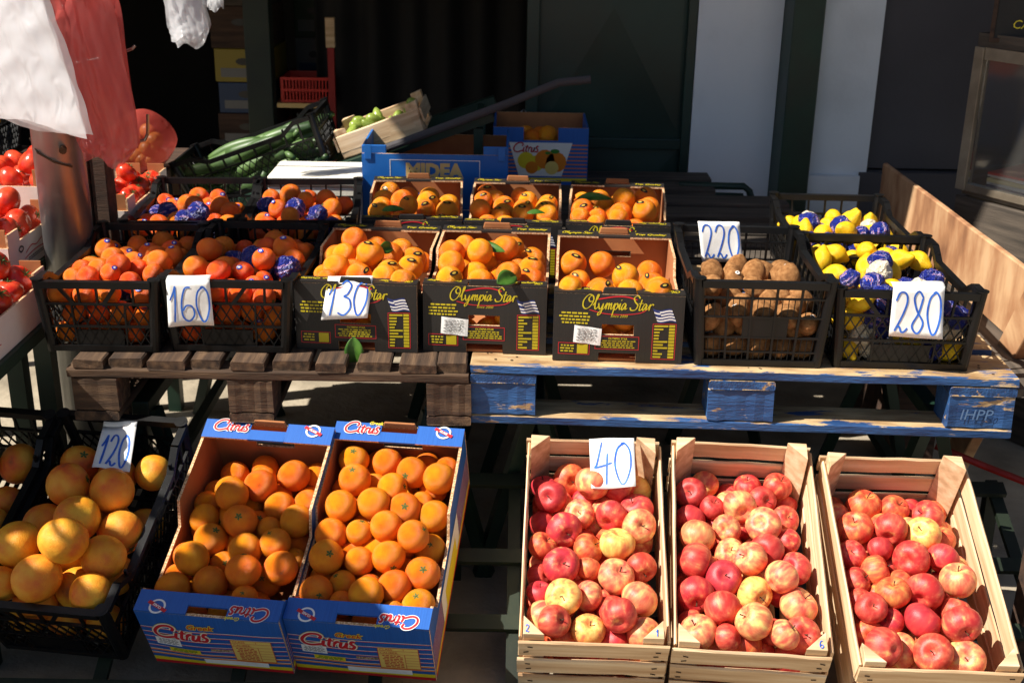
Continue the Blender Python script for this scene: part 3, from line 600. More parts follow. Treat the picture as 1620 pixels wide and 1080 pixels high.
def olympia(label, loc, rot, W, L, paper):
    H = .157
    holes = [(-.036, .034, .066, .090), (-.041, .041, 0, .022)]
    t, fF = carton('orange_box', label, 'black printed orange boxes', loc, rot, W, L, H, 'black_print', holes)
    k = W / .28; r = random.Random(5)
    key = label
    if key not in _oly:
        y = MB(); ribbon(y, fit(OLY, -.078 * k, .124, .150 * k, .12), .0032, fF, .0010, nib=.65)
        text(y, 'Since 2000', .0085, fF, .0008, 0, .107, align='CENTER', shear=.3)
        for (u0, u1, n, v) in ((-.128, -.060, 4, .117),): scribble(y, u0 * k, u1 * k, v - .030, v, n, fF, .0008, 0, r)
        text(y, 'OLYMPIA STAR', .0062, fF, .0008, .0, .0555, align='CENTER', bold=.0002)
        scribble(y, -.043 * k, .042 * k, .034, .054, 4, fF, .0008, 0, r); scribble(y, -.124 * k, -.094 * k, .020, .040, 3, fF, .0008, 0, r)
        rect(y, -.087 * k, -.064 * k, .0185, .041, fF, .0006)
        for i in range(11):
            v = .089 - i * .0073; rect(y, .109 * k, .1215 * k, v - .0028, v + .0028, fF, .0008)
            rect(y, .077 * k, (.107 if i in (0, 5, 7) else .098 - .012 * r.random()) * k, v - .002, v + .002, fF, .0008)
        for bk in (0, 1):
            fm = strip_map(L, H, bk); ribbon(y, fit(OLY, -.128 * k, .012, .075 * k, .1), .0022, fm, .001, nib=.4, n=3); text(y, 'Top Quality', .016, fm, .001, .05 * k, .011, shear=.3, bold=.0004)
        rd = MB()
        ribbon(rd, [[(-.064 * k, .122), (-.03 * k, .1145), (.01 * k, .1135), (.045 * k, .118), (.062 * k, .128)]], .0018, fF, .0008)
        rd2 = MB(); ribbon(rd2, [[(-.045 * k, .146), (-.012 * k, .1525), (.015 * k, .1530), (.038 * k, .147)]], .0028, fF, .0008)
        fr = []
        for q in ((-.049 * k, .046 * k, .031, .063), (-.128 * k, -.060 * k, .016, .0435), (.0735 * k, .1245 * k, .010, .0945)):
            fb = MB(); frame(fb, *q, .0013, fF, .0006); fr.append(fb.mesh('red_frame', 'p_red'))
        fl = MB(); P = lambda a, c: ((.072 + .040 * a + .012 * c) * k, .129 - .030 * c - .003 * math.sin(a * 5 + c) - .003 * a)
        for i in range(9):
            for j in range(6):
                q = [P(j / 6, i / 9), P((j + 1) / 6, i / 9), P((j + 1) / 6, (i + 1) / 9), P(j / 6, (i + 1) / 9)]
                mi = 1 if i % 2 == 0 else 0
                if j < 2 and i < 5: mi = 0 if i == 2 else 1
                fl.poly([fF(*p, .0008) for p in q], mi)
        _oly[key] = (y.mesh('yellow_print', 'p_yellow'), rd.mesh('red_swoosh', 'p_red'), fl.mesh('printed_flag', ['p_white', 'p_navy']), rd2.mesh('red_swoosh', 'p_red'), *fr)
    for n, me in zip(('yellow_print', 'red_swoosh', 'printed_flag', 'red_swoosh', 'red_frame', 'red_frame', 'red_frame'), _oly[key]): add(n, me, t)
    if paper:
        b = MB(); b.grid(lambda u, v: fF(-.098 + .060 * u + .002 * v, .046 + .040 * v - .006 * u, .0018 + .0008 * math.sin(u * 9)), 10, 6); b.build('paper_label', 'paper', t)
        b = MB(); scribble(b, -.092, -.045, .050, .079, 8, fF, .0034, 0, random.Random(9)); b.build('label_print', 'p_gray', t)
    return t
_cit = {}
def citrus(label, loc, rot, W, L, H, group='blue printed citrus boxes'):
    t, fF = carton('citrus_box', label, group, loc, rot, W, L, H, 'blue_print', [(-.012, .05, .072, .081)], strip=.05, hi=.55, tabs=('none', 'brown'))
    r = random.Random(4); k = W / .29
    st = MB()
    for i, v in enumerate((.138, .121, .104, .087, .070)): rect(st, -.1445 * k, .1445 * k, v, v + .0016, fF, .0006, 0); rect(st, -.1445 * k, .1445 * k, v - .0022, v, fF, .0006, 1)
    for v in (.052, .038): rect(st, -.1445 * k, .1445 * k, v + .003, v + .0048, fF, .0006, 0); rect(st, -.1445 * k, .1445 * k, v - .002, v + .003, fF, .0006, 3)
    rect(st, -.1445 * k, .1445 * k, .012, .025, fF, .0006, 2); rect(st, -.1445 * k, .1445 * k, .0008, .012, fF, .0006, 1)
    for s in (-1, 1):
        fs = lambda u, v, o: (s * (W / 2 + o), u, v)
        for i in range(8): v = .030 + i * .012; rect(st, .008, L - .008, v, v + .0016, fs, .0006, 0); rect(st, .008, L - .008, v - .003, v, fs, .0006, 1)
        rect(st, .008, L - .008, .012, .025, fs, .0006, 2); rect(st, .008, L - .008, .001, .012, fs, .0006, 1); rect(st, .12, .34, .03, .118, fs, .0012, 0); rect(st, .16, .30, .03, .085, fs, .0016, 2)
    st.build('printed_stripes', ['p_white', 'p_red', 'p_lemon', 'p_orange'], t)
    le = MB(); s = fit(CIT, -.118 * k, .110, .108 * k, .12)
    gk = [[(p[0] * .34 + .006, p[1] * .34 + .1085) for p in q] for q in s]
    ribbon(le, s, .0135, fF, .0010, 2); ribbon(le, s, .0115, fF, .0014, 0); ribbon(le, s, .0070, fF, .0018, 1)
    text(le, 'Greek', .021, fF, .0014, -.048 * k, .148, 2, shear=.3, bold=.0016); text(le, 'Greek', .021, fF, .0018, -.048 * k, .148, 1, shear=.3, bold=.0002)
    for bk in (0, 1):
        fm = strip_map(L, H, bk); s2 = fit(CIT, -.122 * k, .010, .075 * k, .15)
        ribbon(le, s2, .0078, fm, .001, 0, n=4); ribbon(le, s2, .0046, fm, .0014, 1, n=4); text(le, 'Greek', .012, fm, .0014, -.07 * k, .034, 2, shear=.3, bold=.0003)
        ring = [(.1 * k + .015 * math.cos(a), .024 + .015 * math.sin(a)) for a in np.linspace(0, 2 * math.pi, 17)]
        ribbon(le, [ring], .004, fm, .001, 0, n=2); ribbon(le, [[(.08 * k, .034), (.12 * k, .014)]], .011, fm, .0014, 1); 
        text(le, 'CLASS', .0072, lambda u, v, o: fm(.1 * k + (u - .1 * k) * .894 + (v - .024) * .447, .024 - (u - .1 * k) * .447 + (v - .024) * .894, o), .0018, .1 * k, .0215, 0, align='CENTER', bold=.0003)
    le.build('citrus_lettering', ['p_white', 'p_red', 'p_lemon'], t)
    tb = MB(); rect(tb, .035 * k, .118 * k, .043, .122, fF, .0012, 0); frame(tb, .035 * k, .118 * k, .043, .122, .0012, fF, .0016, 1)
    for v in (.110, .098, .086, .076, .066, .055): rect(tb, (.035 if v > .09 else .088) * k, .118 * k, v, v + .0008, fF, .0016, 1)
    rect(tb, .088 * k, .089 * k, .043, .098, fF, .0016, 1)
    text(tb, 'CLASS        I', .0095, fF, .0016, .039 * k, .1125, 1); text(tb, 'CALIBER:', .0095, fF, .0016, .039 * k, .1005, 1); scribble(tb, .042 * k, .084 * k, .046, .096, 8, fF, .0016, 1, r)
    tb.build('class_table', ['p_paleyellow', 'p_red'], t)
    pb = MB(); rect(pb, -.122 * k, -.070 * k, .080, .106, fF, .0012); rect(pb, -.035 * k, .098 * k, .019, .037, fF, .0012); pb.build('paper_label', 'paper', t)
    pg = MB(); scribble(pg, -.118 * k, -.074 * k, .083, .103, 6, fF, .0016, 0, r); pg.build('label_print', 'p_gray', t)
    pb = MB(); rect(pb, -.10 * k, -.035 * k, .057, .072, fF, .0012, 0); scribble(pb, -.097 * k, -.038 * k, .058, .071, 3, fF, .0016, 1, r); pb.build('variety_label', ['p_lemon', 'p_green'], t)
    return t
def wood_crate(label, loc, rot, W, L, H, marks, seed=0, group='slatted wooden apple crates'):
    t = thing('wooden_crate', label, 'crate', group, loc, rot); sl = .050; gap = .0125; th = .007; r = random.Random(seed)
    zs = [H - .012 - sl - i * (sl + gap) for i in range(3)]; zs = [z for z in zs if z > -.001]
    for i, z in enumerate(zs):
        board('slat', W + .002, sl, th, 'crate_wood', t, (r.uniform(-.002, .002), 0, z + sl / 2 + r.uniform(-.002, .002)), (math.pi / 2, 0, 0), seed=seed + i)
        board('slat', W + .002, sl, th, 'crate_wood', t, (r.uniform(-.002, .002), L, z + sl / 2 + .004), (math.pi / 2, 0, 0), seed=seed + i + 1)
    ss = .058
    for sx in (-1, 1):
        for i in range(2 if H < .15 else 3):
            z = H - .006 - ss - i * (ss + .010)
            if z < 0: z = .002
            board('slat', L - .020, ss - (.012 if i == 2 else 0), .006, 'crate_wood', t, (sx * (W / 2 - .004) + (.003 if sx > 0 else -.003), L / 2 - .0035, z + ss / 2 - .004), (math.pi / 2, r.uniform(-.006, .006), math.pi / 2), seed=seed + i + 2)
    sb = MB()
    for z in zs:
        for sx in (-1, 1):
            for dz in (.014, .034): a = sx * (W / 2 - r.uniform(.012, .026)); z1 = z + dz + r.uniform(-.003, .003); sb.bar((a - .005, -.0083, z1), (a + .005, -.0083, z1 + r.uniform(-.003, .003)), .0014, .0016)
    sb.build('staples', 'stem', t)['kind'] = 'stuff'
    c = .042
    for sx in (-1, 1):
        for sy in (0, 1):
            x = sx * (W / 2 - .009); y = .002 if sy == 0 else L - .009; dy = c if sy == 0 else -c; top = H + (.006 if sy == 0 else .012)
            q = [(x, y), (x - sx * c, y), (x, y + dy)]
            MB().prism(q, lambda p: (p[0], p[1], .004), lambda p: (p[0], p[1], top + (.0 if sy == 0 else r.uniform(-.003, .003)))).build('corner_post', 'crate_wood', t, bevel=.0015)
            if sy == 0 and marks[0 if sx < 0 else 1]:
                bm = MB(); ribbon(bm, numerals(marks[0 if sx < 0 else 1], x - sx * .010 - .006, y + .004, .016), .0016, lambda u, v, o: (u, v, top + .0016 + o), .0002); bm.build('ink_mark', 'ink', t)
    for i in range(5): board('base_slat', L - .006, .045, .005, 'crate_wood', t, (-W / 2 + .04 + (W - .08) * i / 4, L / 2 - .003, .0), (0, 0, math.pi / 2), seed=i)
    return t

# ------------------------------------------------------------------ fruit
def ico(n, fn, nu=20, nv=14):
    b = MB(); b.v.append(tuple(fn(Vector((0, 0, 1)))))
    for j in range(1, nv):
        th = math.pi * j / nv
        for i in range(nu): a = 2 * math.pi * i / nu; b.v.append(tuple(fn(Vector((math.sin(th) * math.cos(a), math.sin(th) * math.sin(a), math.cos(th))))))
    b.v.append(tuple(fn(Vector((0, 0, -1))))); last = len(b.v) - 1
    for i in range(nu): b.f.append((0, 1 + i, 1 + (i + 1) % nu)); b.f.append((last, last - nu + (i + 1) % nu, last - nu + i))
    for j in range(nv - 2):
        for i in range(nu): a = 1 + j * nu + i; c = 1 + j * nu + (i + 1) % nu; b.f.append((a, a + nu, c + nu, c))
    b.m = [0] * len(b.f); return b
def wob(v, s, amp): return 1 + amp * (math.sin(v.x * 3 + s) + math.sin(v.y * 4 + s * 2) + math.sin(v.z * 3.5 + s * 3)) / 3
def f_orange(s, obl=.95):
    def f(v):
        k = wob(v, s, .035); dz = -.05 * math.exp(-((1 - v.z) / .02)) + .0
        return Vector((v.x * k, v.y * k, (v.z * obl + dz) * k))
    return f
def f_apple(s):
    def f(v):
        z = v.z; rr = math.hypot(v.x, v.y); k = wob(v, s, .05)
        rad = rr * (1.02 + .05 * z); zz = .90 * z + .02
        if z > 0: zz -= .34 * math.exp(-(rr / .30) ** 2)
        else: zz += .20 * math.exp(-(rr / .26) ** 2)
        a = math.atan2(v.y, v.x); rib = 1 + .018 * math.cos(5 * a) * (1 if z < 0 else .3)
        u = Vector((v.x, v.y, 0)); u = u / rr if rr > 1e-6 else u
        return Vector((u.x * rad * rib * k, u.y * rad * rib * k, zz * k))
    return f
def f_tomato(s):
    def f(v):
        rr = math.hypot(v.x, v.y); a = math.atan2(v.y, v.x); k = wob(v, s, .04); rib = 1 + .035 * math.cos(7 * a + s) * max(0, v.z)
        zz = .80 * v.z - (.16 * math.exp(-(rr / .3) ** 2) if v.z > 0 else 0)
        return Vector((v.x * rib * k * 1.03, v.y * rib * k * 1.03, zz))
    return f
def f_lemon(s):
    def f(v):
        k = wob(v, s, .04); e = abs(v.z); nip = .42 * max(0, e - .84) / .16
        return Vector((v.x * k * (1 - .25 * max(0, e - .8)), v.y * k * (1 - .25 * max(0, e - .8)), v.z * 1.18 * k + math.copysign(nip, v.z)))
    return f
def f_kiwi(s): return lambda v: Vector((v.x * .90 * wob(v, s, .06), v.y * .98 * wob(v, s, .06), v.z * 1.25 * wob(v, s, .05) + math.copysign(.10 * max(0, abs(v.z) - .95) / .05, v.z)))
def f_wrap(s):
    r = random.Random(s); dirs = [(Vector((r.gauss(0, 1), r.gauss(0, 1), r.gauss(0, 1))).normalized(), r.uniform(.015, .055), r.uniform(2.5, 8)) for _ in range(14)]
    def f(v):
        k = 1.0
        for d, a, q in dirs: k += a * abs(math.sin(q * v.dot(d))) - a * .6
        k += .18 * max(0, v.z - .9) / .1
        return v * k
    return f
def stem_mesh():
    b = MB(); b.tube([(0, 0, .52), (.02, .01, .75), (.07, .03, .98)], [.035, .03, .045], 6); return b.mesh('stem', 'stem')
def button_mesh():
    b = MB()
    for k in range(5):
        a = 2 * math.pi * k / 5; b.poly([(0, 0, .925), (.15 * math.cos(a - .45), .15 * math.sin(a - .45), .915), (.24 * math.cos(a), .24 * math.sin(a), .925), (.15 * math.cos(a + .45), .15 * math.sin(a + .45), .915)])
    b.tube([(0, 0, .9), (0, 0, .95)], .06, 6); return b.mesh('stem_button', 'calyx')
def sticker_mesh(a, c, zz=1.0, m='sticker', core='sticker_gold'):
    b = MB()
    def pt(x, y, k): z = math.sqrt(max(0, 1 - x * x - y * y)); return Vector((x, y, z)) * k
    n = 16
    for ring, (k0, k1, mi) in enumerate(((.0, .45, 1), (.45, 1., 0))):
        for i in range(n):
            t0, t1 = 2 * math.pi * i / n, 2 * math.pi * (i + 1) / n
            q = [pt(a * k0 * math.cos(t0), c * k0 * math.sin(t0), 1.035), pt(a * k1 * math.cos(t0), c * k1 * math.sin(t0), 1.035), pt(a * k1 * math.cos(t1), c * k1 * math.sin(t1), 1.035), pt(a * k0 * math.cos(t1), c * k0 * math.sin(t1), 1.035)]
            b.poly(q if k0 else [q[0], q[1], q[2]], mi)
    return b.mesh('sticker', [m, core], True)
def calyx_mesh():
    b = MB()
    for k in range(6):
        a = k * math.pi / 3 + .2; b.poly([(0, 0, .66), (.22 * math.cos(a - .3), .22 * math.sin(a - .3), .72), (.55 * math.cos(a), .55 * math.sin(a), .83), (.22 * math.cos(a + .3), .22 * math.sin(a + .3), .72)])
    b.tube([(0, 0, .62), (0, .03, .92)], .05, 6); return b.mesh('calyx', 'calyx')
FM = {}
def fmesh(kind, m, fn, nvar=3, nu=20, nv=14): FM[kind] = [ico(kind, fn(i * 1.7 + .3), nu, nv).mesh(kind, m, True) for i in range(nvar)]
fmesh('orange', 'orange', f_orange, 3, 24, 16); fmesh('orange_deep', 'orange_deep', f_orange, 3, 24, 16)
fmesh('mandarin', 'mandarin', lambda s: f_orange(s, .88), 3); fmesh('grapefruit', 'grapefruit', lambda s: f_orange(s, .94), 3, 28, 18)
for a in 'rdpyo': fmesh('apple_' + a, 'apple_' + a, f_apple, 3, 26, 18)
fmesh('lemon', 'lemon', f_lemon); fmesh('kiwi', 'kiwi', f_kiwi); fmesh('tomato', 'tomato', f_tomato, 3, 28, 14)
fmesh('wrap', 'wrap', f_wrap, 4, 28, 20); fmesh('wrap_pale', 'wrap_pale', f_wrap, 2, 28, 20); fmesh('onion', 'onion', lambda s: f_orange(s, .85), 2)
S_stem, S_button, S_cal = stem_mesh(), button_mesh(), calyx_mesh()
S_black = sticker_mesh(.36, .17); S_blue = sticker_mesh(.25, .20, m='sticker_blue', core='p_white'); S_kiwi = sticker_mesh(.22, .22, m='p_white', core='sticker')
def rq(r): return Quaternion((r.gauss(0, 1), r.gauss(0, 1), r.gauss(0, 1), r.gauss(0, 1))).normalized()
def where(bx, p, sides):
    y = 'front row' if p[1] < bx.L * .34 else ('back row' if p[1] > bx.L * .67 else 'middle row')
    return ', %s, %s' % (y, sides[0] if p[0] < -bx.W * .17 else (sides[1] if p[0] > bx.W * .17 else 'centre'))
UPS = ('pole side', 'plywood side')
def fruit(name, kind, p, rad, label, cat, group, r, q=None, extra=None):
    o = add(name, r.choice(FM[kind]), None, tuple(p), q or rq(r), rad); tag(o, label, cat, group)
    if extra == 'stem': add('stem', S_stem, o)
    elif extra == 'button': add('stem_button', S_button, o)
    elif extra == 'calyx': add('calyx', S_cal, o)
    elif extra in ('black', 'blue', 'kiwi'):
        d = Vector(CAM) - Vector(p); d.normalize(); d = (d * .6 + Vector((0, 0, .75)) + Vector((r.uniform(-.6, .6), r.uniform(-.3, .3), r.uniform(-.3, .3)))).normalized()
        lq = o.rotation_quaternion.inverted() @ (d.to_track_quat('Z', 'Y') @ Quaternion((0, 0, 1), r.uniform(-.5, .5)))
        add('sticker', {'black': S_black, 'blue': S_blue, 'kiwi': S_kiwi}[extra], o, rot=lq, scale=1.0)
    return o
def facing(p, r):        # stem end roughly up and towards the open side
    d = (Vector(CAM) - Vector(p)).normalized() * .6 + Vector((0, 0, .5)) + Vector((r.gauss(0, .45), r.gauss(0, .45), r.gauss(0, .35)))
    return d.normalized().to_track_quat('Z', 'Y') @ Quaternion((0, 0, 1), r.uniform(0, 6.28))
class Box:
    def __init__(s, x, y, z, yaw, tilt, W, L, H):
        s.W, s.L, s.H = W, L, H
        Rz = np.array([[math.cos(yaw), -math.sin(yaw), 0], [math.sin(yaw), math.cos(yaw), 0], [0, 0, 1]]); Rx = np.array([[1, 0, 0], [0, math.cos(tilt), -math.sin(tilt)], [0, math.sin(tilt), math.cos(tilt)]])
        s.R = Rz @ Rx; s.o = np.array([x, y, z]) if tilt == 0 else np.array([x, y, z]) - s.R @ np.array([0, 0, H])
        s.loc = tuple(s.o); s.rot = (tilt, 0, yaw)
    def w(s, p): return s.o + s.R @ np.asarray(p)
    def local(s, px, py, za, zb):
        d = s.R.T @ ray(px, py); c = s.R.T @ (CAM - s.o); k = (zb - za) / s.L
        t = (za + k * c[1] - c[2]) / (d[2] - k * d[1]); return c + d * t
    def onfront(s, px, py, yy):
        d = s.R.T @ ray(px, py); c = s.R.T @ (CAM - s.o); return s.w(c + d * (yy - c[1]) / d[1])
def settle(bx, seeds, rf, za, zb, **kw):
    """fill height is adjusted until the visible fruit come to rest at the level za..zb"""
    best = None; want = np.mean([q[0][2] for q in seeds])
    for off in (0., .010, .020, .030, .040):
        res = settle0(bx, seeds, rf, za + off, zb + off, **kw); e = abs(res[0][:res[2], 2].mean() - want)
        if best is None or e < best[0]: best = (e, res)
    return best[1]
def settle0(bx, seeds, rf, za, zb, seed=0, floor=.008, mx=.008, taper=0., keep_front=0., its=160, depth=2.5, kfx=9.):
    """seeds: (local pos, radius). returns positions, radii, number of seeds"""
    W, L = bx.W - 2 * mx, bx.L - 2 * mx; st = np.random.RandomState(seed)
    surf = lambda y: za + (zb - za) * y / bx.L
    fill = []; dz = rf * 1.66; k = 0; z = floor + rf
    while z < max(za, zb):
        y = mx + rf + (k % 2) * rf * .6
        while y < bx.L - mx - rf * .9:
            x = -W / 2 + rf + ((k + int(y / (2 * rf))) % 2) * rf * .7
            while x < W / 2 - rf * .8:
                if z < surf(y) - 1.25 * rf: fill.append((x + st.uniform(-.2, .2) * rf, y + st.uniform(-.2, .2) * rf, z))
                x += 2.03 * rf
            y += 1.95 * rf
        z += dz; k += 1
    ns = len(seeds)
    P = np.array([s[0] for s in seeds] + fill, float).reshape(-1, 3); R = np.array([s[1] for s in seeds] + [rf * st.uniform(.92, 1.05) for _ in fill])
    T = P.copy(); n = len(P); RR = R[:, None] + R[None]
    for it in range(its):
        P[ns:, 2] -= .0010; P[:ns, 2] -= .0007
        P[:ns, :2] += .06 * (T[:ns, :2] - P[:ns, :2])
        d = P[:, None] - P[None]; dist = np.sqrt((d ** 2).sum(2)) + 1e-9; ov = np.clip(RR * .985 - dist, 0, None); np.fill_diagonal(ov, 0)
        P += .36 * (d / dist[:, :, None] * ov[:, :, None]).sum(1)
        tp = taper * (1 - np.clip(P[:, 2] / bx.H, 0, 1))
        P[:, 0] = np.clip(P[:, 0], -W / 2 + R + tp, W / 2 - R - tp); P[:, 1] = np.clip(P[:, 1], mx + R + tp, bx.L - mx - R - tp); P[:, 2] = np.maximum(P[:, 2], floor + R)
    keep = [i for i in range(n) if i < ns or P[i, 2] > surf(P[i, 1]) - depth * rf or (P[i, 1] < keep_front and abs(P[i, 0]) < kfx)]
    return P, R, ns, keep
def pix(lst, x0, y0, k): return [(x0 + q[0] * k, y0 + q[1] * k, q[2] * k) + tuple(q[3:]) for q in lst]
def seeds_from(bx, lst, za, zb, kr=1.0, rmin=0., rmax=9.):
    out = []
    for q in lst:
        p = bx.local(q[0], q[1], za, zb); w = bx.w(p); r = q[2] * np.dot(w - CAM, _F) / F_PX * kr; out.append((p, min(max(r, rmin), rmax)))
    return out

# ------------------------------------------------------------------ lower row
APC = {'r': ('red apple', 'red'), 'd': ('deep red apple', 'deep red'), 'p': ('blush apple', 'pink and yellow'), 'y': ('yellow apple', 'yellow'), 'o': ('orange red apple', 'orange red')}
AP1 = [(382,305,50,'d'),(505,280,65,'o'),(600,325,65,'p'),(727,340,60,'r'),(815,300,55,'y'),(445,362,62,'d'),(375,418,58,'d'),(548,418,57,'p'),(645,390,45,'p'),(688,440,62,'r'),(800,405,65,'r'),(815,475,65,'p'),(358,525,55,'o'),(477,503,70,'r'),(600,530,60,'o'),(712,515,67,'y'),(825,583,62,'r'),(350,645,48,'d'),(475,627,70,'r'),(570,635,48,'o'),(708,655,72,'p'),(825,720,73,'p'),(477,763,70,'y'),(605,728,58,'p'),(388,708,45,'d'),(365,795,65,'p'),(582,848,65,'y'),(717,808,68,'r'),(838,862,68,'p'),(455,875,65,'r'),(697,895,60,'r')]
AP2 = [(118,300,45,'o'),(125,345,60,'d'),(215,385,45,'d'),(125,408,58,'d'),(425,335,55,'d'),(335,400,65,'p'),(430,400,45,'o'),(507,410,55,'r'),(165,498,75,'p'),(285,480,55,'p'),(425,475,70,'p'),(525,490,48,'r'),(560,550,45,'r'),(298,555,60,'p'),(440,550,78,'d'),(145,605,68,'r'),(257,655,72,'d'),(385,598,66,'p'),(580,615,65,'r'),(122,727,80,'r'),(375,712,68,'y'),(485,695,65,'p'),(605,740,73,'p'),(275,790,72,'r'),(405,868,75,'p'),(200,858,73,'p'),(620,880,72,'r'),(300,890,50,'r'),(515,920,60,'p'),(475,830,45,'d')]
AP3 = [(835,362,68,'o'),(973,380,57,'o'),(1090,413,63,'r'),(808,472,68,'o'),(940,487,65,'r'),(1073,487,70,'y'),(785,575,55,'r'),(878,615,62,'o'),(1020,597,75,'r'),(1150,590,62,'r'),(905,555,45,'d'),(745,610,40,'d'),(1190,668,76,'p'),(820,690,55,'r'),(945,730,65,'o'),(1075,725,78,'r'),(770,720,50,'r'),(1215,785,60,'r'),(1065,825,72,'d'),(1233,865,82,'r'),(865,810,60,'d'),(820,850,65,'o'),(945,830,55,'r'),(985,905,70,'p'),(940,965,75,'r'),(1108,950,90,'r'),(1280,975,75,'p')]
HL = .19
def low(x, y, yaw, W, L): return Box(x, y, front_top(y), yaw, TILT, W, L, HL)
apb = [low(.1685, 2.0415, -.035, .2925, .512), low(.4765, 2.028, -.079, .3035, .523), low(.835, 1.999, -.025, .312, .522)]
aplab = ['pale slatted wooden crate of apples with the 40 card at its back', 'pale slatted wooden crate of apples between two other apple crates', 'pale slatted wooden crate of apples leaning next to the red steel rod']
apg = ['in the 40 card apple crate', 'in the middle apple crate', 'in the red rod apple crate']; apsd = (('Citrus side', 'apple side'), ('40 card side', 'red rod side'), ('apple side', 'red rod side'))
for k, (bx, lst) in enumerate(zip(apb, (pix(AP1, 700, 660, .389), pix(AP2, 1040, 660, .389), pix(AP3, 1040, 660, .389)))):
    wood_crate(aplab[k], bx.loc, bx.rot, bx.W, bx.L, HL, (('2', '1'), ('', '6'), ('', ''))[k], seed=k)
    r = random.Random(50 + k); sd = seeds_from(bx, lst, HL - .014, HL - (.118, .104, .104)[k], 1.0, .026, .036)
    P, R, ns, keep = settle(bx, sd, .030, HL - .014, HL - (.118, .104, .104)[k], seed=k, keep_front=.07, mx=.012, depth=3.6)
    for i in keep:
        c = lst[i][3] if i < ns else r.choice('rrppo')
        fruit('apple', 'apple_' + c, bx.w(P[i]), R[i] * 1.06, '%s apple %s' % (APC[c][1], apg[k]) + where(bx, P[i], apsd[k]), 'apple', 'apples heaped ' + apg[k], r, q=facing(bx.w(P[i]), r) if r.random() < .55 else None, extra='stem' if r.random() < .8 else None)
CI1 = [(178,695,72),(318,685,65),(450,667,75),(583,630,65),(135,620,45),(245,612,70),(365,590,48),(457,540,75),(315,522,70),(575,545,58),(670,550,45),(452,478,68),(325,440,55),(540,465,45),(672,460,65),(418,388,70),(580,388,67),(520,330,62),(390,335,55),(653,275,75),(530,275,50),(690,360,50),(450,752,45)]
CI2 = [(890,213,56),(1010,225,57),(1107,268,59),(1222,298,60),(1240,240,40),(900,310,62),(1020,325,57),(1140,345,50),(840,408,60),(966,393,62),(1090,407,63),(1212,410,60),(805,503,62),(910,490,50),(1010,490,60),(1120,525,60),(1210,520,60),(775,587,67),(910,590,55),(1010,578,62),(1090,625,45),(1175,632,65),(840,673,52),(935,670,50),(1038,685,70),(745,717,63),(1135,755,62),(925,735,65),(835,755,50),(1020,775,45)]
cib = [low(-.5915, 2.0715, -.121, .2945, .50), low(-.296, 2.0605, -.107, .291, .5125)]
cilab = ['blue Citrus cardboard box standing next to the grapefruit crate', 'blue Citrus cardboard box with no crate standing against its outer side']
cig = ['in the Citrus box beside the grapefruit', 'in the Citrus box beside the apples']; cisd = (('grapefruit side', 'apple side'),) * 2
for k, (bx, lst) in enumerate(zip(cib, (pix(CI1, 200, 640, .407), pix(CI2, 200, 640, .407)))):
    citrus(cilab[k], bx.loc, bx.rot, bx.W, bx.L, HL)
    za, zb = ((HL - .026, HL - .066), (HL - .018, HL - .042))[k]
    r = random.Random(70 + k); sd = seeds_from(bx, lst, za, zb, 1.0, .026, .034)
    P, R, ns, keep = settle(bx, sd, .030, za, zb, seed=20 + k, depth=3.4)
    for i in keep: fruit('orange', 'orange_deep', bx.w(P[i]), R[i] * 1.07, 'loose orange ' + cig[k] + where(bx, P[i], cisd[k]), 'orange', 'oranges ' + cig[k], r, q=facing(bx.w(P[i]), r) if r.random() < .35 else None, extra='button' if r.random() < .8 else None)
GF1 = [(310,212,75),(460,250,75),(605,255,72),(285,360,85),(445,377,88),(590,397,75),(163,455,98),(340,493,100),(505,522,92),(90,595,97),(262,655,108),(430,660,88),(40,710,75),(140,765,100),(320,790,85),(-40,600,80)]
GF2 = [(75,217,80),(65,350,65),(0,430,60),(-60,250,70)]
gfb = [low(-.933, 2.086, -.134, .290, .50), low(-1.232, 2.10, -.134, .290, .50)]
gfl = ['black plastic crate of grapefruit with the 120 card', 'black plastic crate of grapefruit beyond the crate with the 120 card']
gfg = ['in the black crate with the 120 card', 'in the black crate beyond the one with the 120 card']
for k, (bx, lst) in enumerate(zip(gfb, (pix(GF1, 0, 640, .4074), pix(GF2, 0, 640, .4074)))):
    plastic_crate(gfl[k], 'black crates of grapefruit', bx.loc, bx.rot, bx.W, bx.L, HL, dip=.045)
    r = random.Random(90 + k); sd = seeds_from(bx, lst, HL - .024, HL - .055, 1.0, .036, .049)
    P, R, ns, keep = settle(bx, sd, .044, HL - .024, HL - .055, seed=30 + k, keep_front=.1, taper=.014)
    for i in keep: fruit('grapefruit', 'grapefruit', bx.w(P[i]), R[i], 'grapefruit ' + gfg[k] + where(bx, P[i], ('outer side', 'Citrus side')), 'grapefruit', 'grapefruit ' + gfg[k], r, extra='button' if r.random() < .4 else None)

# ------------------------------------------------------------------ upper rows on the pallets
Z = DECK + .0015
def up(x, y, yaw, W, L, H): return Box(x, y, Z, yaw, 0, W, L, H)
ob = [up(-.349, 2.594, -.051, .274, .490, .157), up(-.062, 2.594, -.039, .276, .490, .157), up(.233, 2.552, -.046, .286, .500, .157),
      up(-.269, 3.146, .039, .264, .490, .157), up(-.003, 3.125, -.025, .258, .50, .157), up(.272, 3.125, -.070, .274, .485, .157)]
olab = ['black Olympia Star orange box with the 130 card on its front', 'black Olympia Star orange box with paper label beside the 130 card box', 'black Olympia Star orange box with a paper label, touching the kiwi crate',
        'black Olympia Star orange box behind the box with the 130 card', 'black Olympia Star orange box between two others in the rear row', 'black Olympia Star orange box beside the empty rear pallet, behind the kiwi side']
og = ['in the 130 card box', 'in the box beside the 130 card box', 'in the box touching the kiwis', 'in the box behind the 130 card box', 'in the middle rear box', 'in the box beside the rear pallet']
